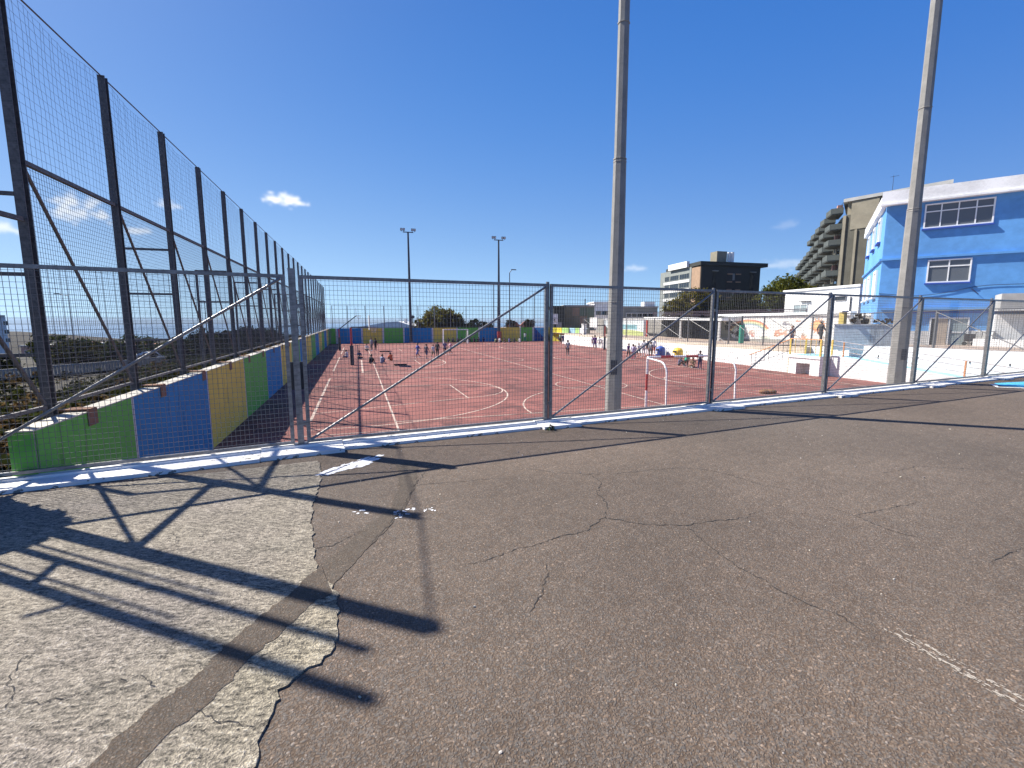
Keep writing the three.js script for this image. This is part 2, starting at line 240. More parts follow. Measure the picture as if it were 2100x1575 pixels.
// ---------- yard: asphalt, concrete apron, kerb ----------
{
  // asphalt sheet bounded by the kerb line, with large patches of tone
  const pos = [], col = [], uv = [], idx = [], NX = 150, NZ = 150;
  for (let j = 0; j <= NZ; j++) for (let i = 0; i <= NX; i++) {
    const k = -14 + 74 * Math.pow(i / NX, 1.5), n = 0.2 + 42 * Math.pow(j / NZ, 2.0), p = Q(k, 0, n); pos.push(p.x, 0, p.z); uv.push(p.x, p.z);
    const a = fbm(p.x * 0.55 + 40, p.z * 0.55 + 40, 0, 101, 5), b = fbm(p.x * 2.6 + 90, p.z * 2.6 + 90, 0, 111, 3), c = fbm(p.x * 0.2 + 9, p.z * 0.2 + 9, 0, 121, 2);
    const v = 1.0 + 0.6 * (a - 0.5) + 0.14 * (b - 0.5); const w = (c - 0.5) * 0.14; col.push(v * (1 + w), v, v * (1 - w * 0.8));
  }
  for (let j = 0; j < NZ; j++) for (let i = 0; i < NX; i++) { const a = j * (NX + 1) + i, b = a + NX + 1; idx.push(a, b, a + 1, a + 1, b, b + 1); }
  const g = new THREE.BufferGeometry(); g.setAttribute('position', new THREE.Float32BufferAttribute(pos, 3)); g.setAttribute('color', new THREE.Float32BufferAttribute(col, 3)); g.setAttribute('uv', new THREE.Float32BufferAttribute(uv, 2)); g.setIndex(idx); g.computeVertexNormals(); g.userData.keepUv = true;
  const yard = struct('asphalt_yard', g, M.asphalt);
  // concrete apron, 12 mm proud, with a ragged edge
  const R = rng(8), edge0 = [[-2.75, -6.62], [-2.46, -6.0], [-2.31, -5.54], [-2.14, -4.94], [-1.98, -4.51], [-1.80, -4.14], [-1.65, -3.78], [-1.50, -3.55], [-1.27, -3.27], [-1.22, -3.10], [-1.13, -2.89], [-1.08, -2.70], [-1.13, -2.57], [-1.23, -2.44], [-1.26, -2.35], [-1.23, -2.27], [-1.22, -2.13], [-1.19, -2.00], [-1.1, -1.6], [-1.0, -0.8], [-0.9, 1.5], [-0.7, 6]];
  const edge = []; for (let i = 0; i < edge0.length - 1; i++) { const a = edge0[i], b = edge0[i + 1], n = Math.max(1, Math.round(Math.hypot(b[0] - a[0], b[1] - a[1]) / 0.05)); for (let k = 0; k < n; k++) { const f = k / n; edge.push([a[0] + (b[0] - a[0]) * f + (R() - 0.5) * 0.035, a[1] + (b[1] - a[1]) * f + (R() - 0.5) * 0.03]); } } edge.push([-0.7, 6]);
  // triangulated as strips from the ragged edge to the far left so that it carries tone patches
  const sp = [], sc = [], su = [], si = [], NL = 26; edge.forEach(([ex, ez], r) => { for (let q = 0; q <= NL; q++) { const f = Math.pow(q / NL, 1.4); const lx = -15, zl = ez + (ex - lx) * 0.460 * sstep(-2.2, -5.6, ez); const x = ex + (lx - ex) * f, z = ez + (zl - ez) * f; sp.push(x, 0.012, z); su.push(x, z); const a = fbm(x * 0.8 + 30, z * 0.8 + 30, 0, 131, 5), b = fbm(x * 4 + 60, z * 4 + 60, 0, 141, 3), v = 1.0 + 0.36 * (a - 0.5) + 0.2 * (b - 0.5); sc.push(v, v * (1 - 0.03 * (b - 0.5)), v * (1 - 0.2 * (a - 0.5))); } });
  for (let r = 0; r < edge.length - 1; r++) for (let q = 0; q < NL; q++) { const a = r * (NL + 1) + q, b = a + NL + 1; si.push(a, a + 1, b, a + 1, b + 1, b); }
  const base = sp.length / 3; edge.forEach(([ex, ez]) => { sp.push(ex, 0.012, ez, ex + 0.004, -0.002, ez); su.push(ex, ez, ex, ez + 0.012); sc.push(0.8, 0.8, 0.8, 0.8, 0.8, 0.8); }); for (let r = 0; r < edge.length - 1; r++) { const a = base + 2 * r; si.push(a, a + 2, a + 1, a + 1, a + 2, a + 3); }
  const sg = new THREE.BufferGeometry(); sg.setAttribute('position', new THREE.Float32BufferAttribute(sp, 3)); sg.setAttribute('color', new THREE.Float32BufferAttribute(sc, 3)); sg.setAttribute('uv', new THREE.Float32BufferAttribute(su, 2)); sg.setIndex(si); sg.computeVertexNormals(); sg.userData.keepUv = true;
  struct('concrete_apron', sg, M.slab);
  // backfilled trench across both
  const L = [[-1.62, -6.5], [-1.45, -5.9], [-1.35, -5.54], [-1.29, -4.87], [-1.44, -4.4], [-1.50, -4.0], [-1.57, -3.74], [-1.62, -3.31], [-1.69, -3.02], [-1.76, -2.75], [-1.78, -2.46], [-1.85, -2.25], [-1.89, -2.08], [-1.91, -1.8], [-2.0, -1.2], [-2.1, -0.2], [-2.2, 1]];
  const Rr = [[-1.30, -6.5], [-1.22, -5.9], [-1.17, -5.54], [-1.15, -4.87], [-1.20, -4.45], [-1.27, -4.0], [-1.33, -3.63], [-1.35, -3.34], [-1.41, -3.16], [-1.46, -2.89], [-1.54, -2.62], [-1.56, -2.42], [-1.60, -2.22], [-1.68, -2.0], [-1.76, -1.2], [-1.86, -0.2], [-1.95, 1]];
  const jag = (a, amp) => { const o = []; for (let i = 0; i < a.length - 1; i++) { const n = 6; for (let k = 0; k < n; k++) { const f = k / n; o.push([a[i][0] + (a[i + 1][0] - a[i][0]) * f + (R() - 0.5) * amp, a[i][1] + (a[i + 1][1] - a[i][1]) * f + (R() - 0.5) * amp]); } } o.push(a[a.length - 1]); return o; };
  struct('trench_patch', sheet([...jag(L.slice(0, 8), 0.03), ...jag(Rr.slice(0, 9), 0.03).reverse()], 0.004), M.asphaltStrip); struct('trench_patch', sheet([...jag([[-1.56, -3.66], ...L.slice(7)], 0.03), ...jag([[-1.30, -3.28], ...Rr.slice(8)], 0.03).reverse()], 0.0152), M.asphaltStrip);
  // cracks
  const crackLines = [[[0.95, -4.68], [0.70, -4.34], [0.45, -4.24], [0.26, -4.09], [0.04, -4.0], [-0.12, -3.87], [-0.24, -3.78], [-0.44, -3.70]], [[0.94, -4.66], [1.25, -4.51], [1.67, -4.47], [1.95, -4.56], [2.38, -4.66], [2.64, -4.87]], [[0.96, -4.75], [1.04, -5.01], [0.99, -5.38], [1.11, -5.72], [1.0, -6.05], [1.3, -6.05]], [[1.71, -4.40], [1.76, -4.0], [1.84, -3.7], [1.92, -3.55], [2.0, -3.34], [2.1, -3.16], [2.23, -3.05], [2.31, -2.79]], [[1.3, -6.05], [1.8, -6.2], [2.25, -6.31], [2.56, -6.26], [2.84, -6.0], [3.03, -5.63], [3.22, -5.54], [3.41, -5.38]], [[3.41, -4.94], [3.53, -4.71], [3.85, -4.83], [4.14, -4.94], [4.47, -5.08]], [[4.51, -4.0], [4.2, -3.87], [3.92, -3.7]], [[-1.76, -4.0], [-1.61, -4.04], [-1.5, -4.24], [-1.43, -4.4]], [[1.0, -6.05], [0.55, -6.1], [0.2, -6.3]], [[-1.24, -5.6], [-0.7, -5.75], [-0.1, -5.9]], [[0.3, -3.7], [0.22, -3.3], [0.1, -3.0]], [[4.9, -6.1], [5.6, -6.4], [6.4, -6.2]], [[-1.14, -6.4], [-1.18, -5.5], [-1.16, -4.9], [-1.21, -4.45], [-1.28, -4.0]], [[3.53, -4.71], [3.6, -4.4], [3.8, -4.15]]];
  const slabCracks = [[[-2.58, -2.19], [-2.56, -2.25], [-2.39, -2.29], [-2.27, -2.39], [-2.09, -2.46], [-1.95, -2.38]], [[-2.62, -2.1], [-2.62, -2.29], [-2.79, -2.42], [-2.9, -2.6]], [[-1.62, -2.22], [-1.46, -2.15], [-1.28, -2.12]], [[-3.2, -4.3], [-3.0, -4.1], [-3.05, -3.9]], [[-1.3, -2.85], [-1.45, -2.66], [-1.5, -2.6]]];
  const wander = (pts, step, amp, seed) => { const o = [], r = rng(seed); for (let i = 0; i < pts.length - 1; i++) { const a = pts[i], b = pts[i + 1], n = Math.max(2, Math.round(Math.hypot(b[0] - a[0], b[1] - a[1]) / step)); for (let k = 0; k < n; k++) { const f = k / n; o.push([a[0] + (b[0] - a[0]) * f + (r() - 0.5) * amp, a[1] + (b[1] - a[1]) * f + (r() - 0.5) * amp]); } } o.push(pts[pts.length - 1]); return o; };
  const cg = crackLines.map((c, i) => { const w = wander(c, 0.035, 0.034, 900 + i), r = rng(300 + i); const q = w.map(() => 0.25 + r() * 1.1); return ribbon(w, i < 2 ? 0.010 : 0.0075, 0.004, (f, k) => q[k] * Math.min(1, 5 * (1 - f) + 0.15)); });
  struct('asphalt_cracks', cg.slice(0, 12).concat(cg[13]), M.crack); cg[12].translate(0, 0.003, 0); struct('trench_crack', cg[12], M.crack);
  struct('apron_cracks', slabCracks.map((c, i) => { const w = wander(c, 0.03, 0.03, 700 + i), r = rng(400 + i), q = w.map(() => 0.3 + r()); return ribbon(w, 0.0055, 0.0165, (f, k) => q[k]); }), M.crack);
  // paint spilled off the kerb and dripped on the yard
  const blob = (cx, cz, rx, rz, seed, n = 30, rough = 0.6) => { const r = rng(seed), o = []; for (let i = 0; i < n; i++) { const a = i / n * 6.2832, k = 1 - rough * r(); o.push([cx + Math.cos(a) * rx * k, cz + Math.sin(a) * rz * k]); } return o; };
  const spillA = [], spillB = []; { const r = rng(64); for (let i = 0; i < 300; i++) { const f = Math.pow(r(), 0.8), w = 1 - f * 0.55, x = -1.98 - 0.5 * f + (r() - 0.5) * 0.16 * w, z = -6.76 + 0.74 * f + (r() - 0.5) * 0.36 * w, on = x < -2.46 + (z + 6) * -0.42; const an = 2.2 + (r() - 0.5), L = (0.02 + 0.10 * r()) * w, q = blob(0, 0, L, L * (0.25 + 0.3 * r()), 1700 + i, 12, 0.45).map(([px, pz]) => [x + px * Math.cos(an) - pz * Math.sin(an), z + px * Math.sin(an) + pz * Math.cos(an)]); (on ? spillB : spillA).push(sheet(q, (on ? 0.0140 : 0.0030) + i * 0.00001)); } }
  struct('paint_spill', spillA, M.spill); if (spillB.length) struct('paint_spill', spillB, M.spill);
  const drips = []; [[-1.20, -4.68], [-1.11, -4.87], [-1.58, -4.81], [-0.88, -4.87], [-1.15, -4.78]].forEach(([x, z], q) => { const r = rng(500 + q); for (let i = 0; i < 9; i++) drips.push(sheet(blob(x + (r() - 0.5) * 0.16, z + (r() - 0.5) * 0.10, 0.008 + 0.03 * r() * (q % 2 ? 0.6 : 1), 0.005 + 0.018 * r(), 520 + q * 10 + i, 11), 0.003 + 0.00005 * i + 0.0004 * q)); });
  struct('paint_drips', drips, M.spill);
  const worn = []; { const r = rng(77), dx = 0.34, dz = 0.94; for (let i = 0; i < 150; i++) { const f = r(), lane = r() < 0.6 ? 0 : 0.075, x = 2.44 + 0.21 * f + lane + (r() - 0.5) * 0.05 * (1 - lane * 5), z = -2.88 + 0.62 * f + (r() - 0.5) * 0.04, L = 0.012 + 0.05 * r() * r(); worn.push(ribbon([[x, z], [x + dx * L * 0.5 + (r() - 0.5) * 0.006, z + dz * L * 0.5], [x + dx * L, z + dz * L]], 0.004 + 0.009 * r(), 0.003 + 0.00001 * i, (q) => q === 0.5 ? 1 : 0.25)); } }
  struct('worn_marking', worn, M.worn);
  // loose pebbles, chips and leaves
  const pg = new THREE.IcosahedronGeometry(1, 0), pim = new THREE.InstancedMesh(pg, paint(0.55, 0.52, 0.48, 0.9, 0.2), 700), r = rng(9), m4 = new THREE.Matrix4(), q4 = new THREE.Quaternion(), c4 = new THREE.Color();
  for (let i = 0; i < 700; i++) { const n = 0.5 + 9 * Math.pow(r(), 1.4), k = -1 + 20 * r() * (n / 9 + 0.35), p = Q(k, 0, n), s = 0.003 + 0.007 * Math.pow(r(), 5); q4.setFromEuler(new THREE.Euler(r() * 6, r() * 6, r() * 6)); m4.compose(V3(p.x, s * 0.4, p.z), q4, V3(s * (0.8 + r()), s * 0.7, s * (0.8 + r()))); pim.setMatrixAt(i, m4); const t = 0.4 + 0.9 * r(); c4.setRGB(t, t * (0.92 + 0.08 * r()), t * (0.8 + 0.2 * r())); pim.setColorAt(i, c4); }
  pim.name = 'pebbles'; pim.userData = { kind: 'stuff', label: 'small pale stones and chips scattered over the asphalt', category: 'gravel' }; pim.castShadow = pim.receiveShadow = true; scene.add(pim);
  // light blue painted ground with a white edge beyond the asphalt, far right
  struct('blue_painted_ground', sheet([[15.2, -15.02], [14.75, -14.35], [15.6, -13.9], [24, -12.2], [30, -19]], 0.008), M.lightBlue);
  struct('white_painted_edge', ribbon([[14.9, -14.75], [14.4, -14.1], [15.5, -13.75], [18, -13.3], [24, -12.1]], 0.16, 0.012), M.whitePaint);

  // kerb: a raised back strip with a lower front strip, in cast lengths with pads under the posts
  const kerb = new THREE.Group(); kerb.name = 'kerb'; kerb.userData.kind = 'structure'; kerb._o = V3(0, 0, 0); scene.add(kerb);
  const span = (k0, k1, n0, n1, y0, y1, j = 0) => { const a = Q(k0, 0, n0), b = Q(k1, 0, n0), c = Q(k1, 0, n1 + j), d2 = Q(k0, 0, n1); return prism([a, b, c, d2], y0, y1); };
  const rk = rng(31); const stops = [-3.9, -0.55, 0.6, 4.05, 4.85, 8.35, 9.2, 12.7, 13.4, 17.0, 17.7, 21.3, 22.0, 26, 30, 34];
  for (let i = 0; i < stops.length - 1; i++) {
    const k0 = stops[i], k1 = stops[i + 1], pad = i % 2 === 1 && i < 13, w = i === 0 ? 0.42 : pad ? 0.40 : 0.30 - 0.03 * rk();
    part(kerb, 'kerb_stone', span(k0 + 0.004, k1 - 0.004, 0.075, w, -0.05, pad ? 0.06 : 0.044 + 0.008 * rk(), 0.01), M.whitePaint);
    part(kerb, 'kerb_strip', span(k0 + 0.004, k1 - 0.004, -0.06, 0.071, -0.05, pad ? 0.098 : 0.078 + 0.006 * rk()), M.whitePaint);
  }
  struct('retaining_ledge', span(-2.6, 40, -0.55, -0.062, -1.7, 0.015), M.ledge);
}

// ---------- the sports court ----------
{
  struct('sports_court', prism([P(0.0, 0, -6), P(42, 0, -6), P(42, 0, 66.2), P(0, 0, 66.2)], YC - 0.15, YC), M.court);
  const y = YC + 0.004, lines = []; const Ln = (s0, t0, s1, t1, w = 0.06) => { const n = 12, r = []; for (let i = 0; i <= n; i++) r.push(xz(P(s0 + (s1 - s0) * i / n, 0, t0 + (t1 - t0) * i / n))); lines.push(ribbon(r, w, y + lines.length * 0.00006)); };
  const Arc = (cs, ct, r, a0, a1, w = 0.06) => { const n = 40, q = []; for (let i = 0; i <= n; i++) { const a = (a0 + (a1 - a0) * i / n) * Math.PI / 180; q.push(xz(P(cs + r * Math.cos(a), 0, ct + r * Math.sin(a)))); } lines.push(ribbon(q, w, y + lines.length * 0.00006)); };
  for (const ct of [15.2, 32.2, 49.2]) {
    for (const sg of [1, -1]) {
      const S = (s) => sg > 0 ? s : 31.6 - s;
      Ln(S(2.2), ct - 4.2, S(8.5), ct - 2.3); Ln(S(2.2), ct + 3.6, S(8.5), ct + 2.2); Ln(S(8.5), ct - 2.4, S(8.5), ct + 2.2);
      Arc(S(8.5), ct - 0.05, 2.2, sg > 0 ? -90 : 90, sg > 0 ? 90 : 270); Arc(S(3.7), ct, 7.05, sg > 0 ? -88 : 92, sg > 0 ? 88 : 268, 0.07); Ln(S(2.2), ct + 7.05, S(3.8), ct + 7.05); Ln(S(2.2), ct - 7.05, S(3.8), ct - 7.05);
      Ln(S(2.2), ct - 5.6, S(2.2), ct - 0.3, 0.10); Ln(S(2.2), ct + 0.2, S(2.2), ct + 7.2, 0.10);
    }
    Arc(15.8, ct, 1.9, 0, 360); Ln(2.2, ct + 8.6, 29.4, ct + 8.6); Ln(2.2, ct - 7.9, 29.4, ct - 7.9, 0.05);
  }
  Ln(15.8, 5, 15.8, 58, 0.07); Ln(5.0, 4, 5.0, 60, 0.07); Ln(26.8, 4, 26.8, 60, 0.07); Ln(4.1, 24.9, 4.1, 35.3, 0.12); Ln(5, 60, 26.8, 60); Ln(5, 8.6, 26.8, 8.6); Arc(16, 8.6, 6, 0, 180); Arc(16, 60, 6, 180, 360);
  struct('court_markings', lines, M.line);
}

// ---------- yard fence: welded mesh panels in steel frames ----------
const KP = [-3.95, 0, 4.33, 8.52, 12.62, 16.78, 21.0, 25.3], YB = 0.115, YT = 2.65;
{
  const names = ['before the green and blue wall blocks, leftmost', 'right of the thick triple post', 'with a lamp pole and a goal behind it', 'before the white stairs', 'with the school lamp pole behind it', 'before the school ground floor doors', 'cut by the right edge of the photo'];
  const gap = [0.115, 0.115, 0.055, 0.06, 0.045, 0.042, 0.042, 0.042];
  for (let i = 0; i < 7; i++) {
    const k0 = i === 0 ? KP[0] : KP[i] + gap[i], k1 = KP[i + 1] - gap[i + 1], a = Q(k0, 0, 0);
    const t = thing('mesh_fence', 'braced mesh fence bay ' + names[i], 'fence', [a.x, YB, a.z], 'mesh panels of the yard fence');
    const w = 0.055, h = 0.05;
    part(t, 'stile', bar(Q(k0, YB, 0), Q(k0, YT, 0), w, h, nD), M.galv); part(t, 'stile', bar(Q(k1, YB, 0), Q(k1, YT, 0), w, h, nD), M.galv);
    part(t, 'top_rail', bar(Q(k0 + w / 2, YT - 0.025, 0), Q(k1 - w / 2, YT - 0.025, 0), 0.046, 0.05), M.galv); part(t, 'bottom_rail', bar(Q(k0 + w / 2, YB + 0.02, 0), Q(k1 - w / 2, YB + 0.02, 0), 0.046, 0.04), M.galv);
    part(t, 'diagonal_brace', rod(Q(k0 + 0.03, YB + 0.05, 0.042), Q(k1 - 0.03, YT - 0.06, 0.042), 0.02, 0.02, 10), M.galv);
    const seg = [], nv = Math.round((k1 - k0) / 0.0575), nh = Math.round((YT - YB) / 0.07), r = rng(40 + i);
    for (let j = 1; j < nv; j++) { const k = k0 + (k1 - k0) * j / nv, b0 = (r() - 0.5) * 0.006, n0 = 0.003; let prev = Q(k, YB + 0.03, n0); const c = 3; for (let q = 1; q <= c; q++) { const nx = Q(k + (r() - 0.5) * 0.006, YB + 0.03 + (YT - YB - 0.06) * q / c, n0 + b0); seg.push([prev, nx]); prev = nx; } }
    for (let j = 1; j < nh; j++) { const yy = YB + (YT - YB) * j / nh; let prev = Q(k0 + 0.02, yy, 0.008); const c = 5; for (let q = 1; q <= c; q++) { const nx = Q(k0 + 0.02 + (k1 - k0 - 0.04) * q / c, yy + (r() - 0.5) * 0.008, 0.008 + (r() - 0.5) * 0.008); seg.push([prev, nx]); prev = nx; } }
    part(t, 'wire_mesh', wires(seg, 0.0043), M.wire).userData.kind = 'stuff';
    if (i > 0) { const hy = [0.42, 2.2]; for (const yy of hy) part(t, 'hinge_plate', box(Q(k0 - gap[i] * 0.5, yy, 0.01), Math.max(0.05, gap[i]), 0.06, 0.035, Math.atan2(0.418, 0.908)), M.galv); }
  }
  const pt = ['square steel gate post between two framed panels, thickest and tallest in the yard fence'];
  const c = thing('gate_post', pt[0], 'fence post', Q(0, 0.10, 0), 'posts of the yard fence'); part(c, 'shaft', post(Q(0, 0, 0), 0.09, 0.08, 0.095, 2.73), M.galv); part(c, 'cap', box(Q(0, 2.735, 0), 0.1, 0.012, 0.09, Math.atan2(0.418, 0.908)), M.galv); part(c, 'base_plate', box(Q(0, 0.107, 0), 0.2, 0.012, 0.125, Math.atan2(0.418, 0.908)), M.galv); part(c, 'lock_box', box(Q(-0.01, 1.15, -0.075), 0.2, 0.42, 0.05, Math.atan2(0.418, 0.908)), M.darkMetal);
  const ends = ['slim steel fence post right of the framed panel over the first court', 'slim steel fence post left of the blue and yellow bins', 'steel fence post in front of the stairs to the terrace', 'steel fence post right of the school lamp pole', 'steel fence post before the school ground floor, right'];
  for (let i = 1; i < 6; i++) { const f = thing('fence_post', ends[i - 1], 'fence post', Q(KP[i + 1], 0.1, 0), 'posts of the yard fence'); part(f, 'shaft', i < 3 ? [post(Q(KP[i + 1], 0, -0.05), 0.05, 0.04, 0.09, 2.69)] : [post(Q(KP[i + 1], 0, -0.05), 0.08, 0.045, 0.09, 2.69)], M.galv); part(f, 'base_plate', box(Q(KP[i + 1], 0.106, -0.02), 0.16, 0.01, 0.075, Math.atan2(0.418, 0.908)), M.galv); }
}

// ---------- painted wall on the left, with its tall ball fence ----------
const WT = 0.64, wallLen = 66.0; // wall top
const panelCols = ['green', 'blue', 'yellow'];
{
  const w = thing('painted_court_wall', 'long low wall painted in green, blue and yellow blocks, running away along the left side', 'wall', P(0, YC, 0));
  part(w, 'wall_core', prism([P(-0.26, 0, -0.72), P(-0.012, 0, -0.72), P(-0.012, 0, wallLen), P(-0.26, 0, wallLen)], -4.5, WT - 0.02), M.ledge);
  part(w, 'painted_panel', prism([P(-0.25, 0, -0.732), P(0.0, 0, -0.732), P(0.0, 0, -0.722), P(-0.25, 0, -0.722)], YC + 0.005, WT - 0.02), M.green, 'green painted end of the wall');
  part(w, 'coping', prism([P(-0.27, 0, -0.73), P(0.006, 0, -0.73), P(0.006, 0, wallLen), P(-0.27, 0, wallLen)], WT - 0.018, WT), M.coping);
  let t0 = -0.72; const divs = [2.05, 6.55, 10.95, 15.3, 19.65, 24, 28.4, 32.8, 37.2, 41.6, 46, 50.4, 54.8, 59.2, 63.4, 66]; const seq = ['green', 'blue', 'yellow', 'green', 'blue', 'yellow', 'green', 'blue', 'yellow', 'green', 'blue', 'yellow', 'green', 'blue', 'yellow', 'green'];
  divs.forEach((t1, i) => {
    part(w, 'painted_panel', prism([P(-0.012, 0, t0 + 0.045), P(0.0, 0, t0 + 0.045), P(0.0, 0, t1 - 0.045), P(-0.012, 0, t1 - 0.045)], YC + 0.005, WT - 0.02), M[seq[i]], seq[i] + ' painted wall block');
    part(w, 'divider_strip', prism([P(-0.012, 0, t1 - 0.043), P(0.003, 0, t1 - 0.043), P(0.003, 0, t1 + 0.043), P(-0.012, 0, t1 + 0.043)], YC + 0.005, WT - 0.019), M.divider); t0 = t1;
  });

  const f = thing('tall_ball_fence', 'very tall dark steel fence with netting on top of the left painted wall', 'fence', P(-0.4, WT, 0));
  const sF = -0.40, T0 = 0.47, dT = 2.80, NP = 24, topY = 6.42, mid = 4.14; const low = [], up = [], rr = rng(88);
  const X = (t, y, s = sF) => P(s, y, t);
  for (let i = -1; i < NP; i++) {
    const t = i < 0 ? -1.35 : T0 + i * dT, y1 = topY + (i > 10 ? 0.05 : 0), s = i < 0 ? -0.55 : sF;
    const p = part(f, 'post', i < 0 ? [bar(X(t, 0.0, s), X(t, y1, s), 0.13, 0.13, eD)] : [bar(X(t - 0.055, 0.3, s), X(t - 0.055, y1, s), 0.012, 0.115, eD), bar(X(t + 0.055, 0.3, s), X(t + 0.055, y1, s), 0.012, 0.115, eD), bar(X(t, 0.3, s), X(t, y1, s), 0.10, 0.012, eD)], M.oldSteel);
    if (i >= 0) { part(f, 'bracket_plate', prism([P(0.004, 0, t + 0.06), P(0.022, 0, t + 0.06), P(0.022, 0, t + 0.32), P(0.004, 0, t + 0.32)], WT - 0.22, WT + 0.02), M.rust); part(f, 'bracket_arm', bar(P(-0.36, WT + 0.03, t + 0.19), P(0.03, WT + 0.03, t + 0.19), 0.2, 0.02), M.rust); }
    if (i < NP - 1) {
      const tn = T0 + (i + 1) * dT, m = i < 0 ? 3.35 : mid;
      part(f, 'middle_rail', bar(X(t + 0.09, m, s), X(tn - 0.09, m), 0.06, 0.06), M.oldSteel);
      part(f, 'bottom_rail', bar(X(t + 0.09, WT + 0.12, s), X(tn - 0.09, WT + 0.12), 0.05, 0.05), M.oldSteel);
      part(f, 'diagonal_brace', rod(X(t + 0.1, m - 0.06, s), X(tn - 0.1, WT + 0.16), 0.026, 0.026, 6), M.oldSteel);
      const nv = Math.round(dT / 0.062), y0 = WT + 0.14, far = i > 14 ? 2 : 1;
      if (i >= 0) {
        for (let k = 1; k < nv; k += far) { const q = t + (tn - t) * k / nv; low.push([X(q, y0), X(q, mid - 0.03)]); }
        for (let k = 0; k * 0.07 < mid - y0; k += far) { const yy = y0 + k * 0.07; low.push([X(t + 0.08, yy), X(tn - 0.08, yy)]); }
        const nn = Math.round(dT / 0.11); // knotted netting hung from a sagging wire
        const sag = (u) => -0.06 - 0.07 * 4 * u * (1 - u) + 0.03 * Math.sin(u * 9 + i); let pr = null;
        for (let k = 0; k <= nn; k++) { const u = k / nn, ys = y1 + sag(u); let a = X(t + (tn - t) * u, mid + 0.03); for (let q = 1; q <= 5; q++) { const b = X(t + (tn - t) * u + (rr() - 0.5) * 0.03, mid + 0.03 + (ys - mid - 0.03) * q / 5, sF + (rr() - 0.5) * 0.03); if (i < 14 || k % 2 === 0) up.push([a, b]); a = b; } if (pr) up.push([pr, a]); pr = a; }
        for (let k = 1; k < 17; k += far) { const v = k / 17; let a = null; for (let q = 0; q <= 8; q++) { const u = q / 8, b = X(t + (tn - t) * u, mid + 0.03 + (y1 + sag(u) - mid) * v + (rr() - 0.5) * 0.015, sF); if (a) up.push([a, b]); a = b; } }
      }
      part(f, 'top_cable', rod(X(t, y1 - 0.01, s), X(tn, topY + (i + 1 > 10 ? 0.05 : 0) - 0.01), 0.013, 0.013, 5), M.oldSteel);
    }
    if (i >= 0 && i % 2 === 0 && i < 16) { // ladder-like stay behind every second post
      const b = -1.42, y2 = 3.72; part(f, 'stay_post', bar(X(t, -2.6, b), X(t, y2, b), 0.07, 0.07, eD), M.oldSteel); for (const yy of [y2 - 0.03, 2.62, 1.5]) part(f, 'stay_rung', bar(X(t, yy, b + 0.035), X(t, yy, sF - 0.08), 0.05, 0.05), M.oldSteel);
    }
  }
  part(f, 'welded_mesh', wires(low, 0.0036), M.darkWire).userData.kind = 'stuff'; part(f, 'netting', wires(up, 0.0026), M.net).userData.kind = 'stuff';
  // the end stay that stands just outside the picture and throws its shadow across the apron
  const st = thing('ladder_stay', 'pair of tall steel stay posts with rungs at the near end of the tall fence', 'stay frame', [-6.72, 0, -4.8]);
  for (const [x, z, w, h] of [[-6.70, -4.86, 0.06, 6.5], [-6.56, -4.47, 0.08, 6.5], [-6.78, -5.0, 0.025, 5.2], [-6.64, -4.62, 0.025, 4.9]]) part(st, 'post', bar(V3(x, 0, z), V3(x, h, z), w, w, eD), M.oldSteel);
  for (const yy of [3.3]) part(st, 'rung', bar(V3(-6.70, yy, -4.86), V3(-6.56, yy, -4.47), 0.05, 0.05), M.oldSteel);
  for (const yy of [3.9]) part(st, 'side_arm', bar(V3(-6.56, yy, -4.47), V3(-6.78, yy, -4.30), 0.03, 0.03), M.oldSteel);
}

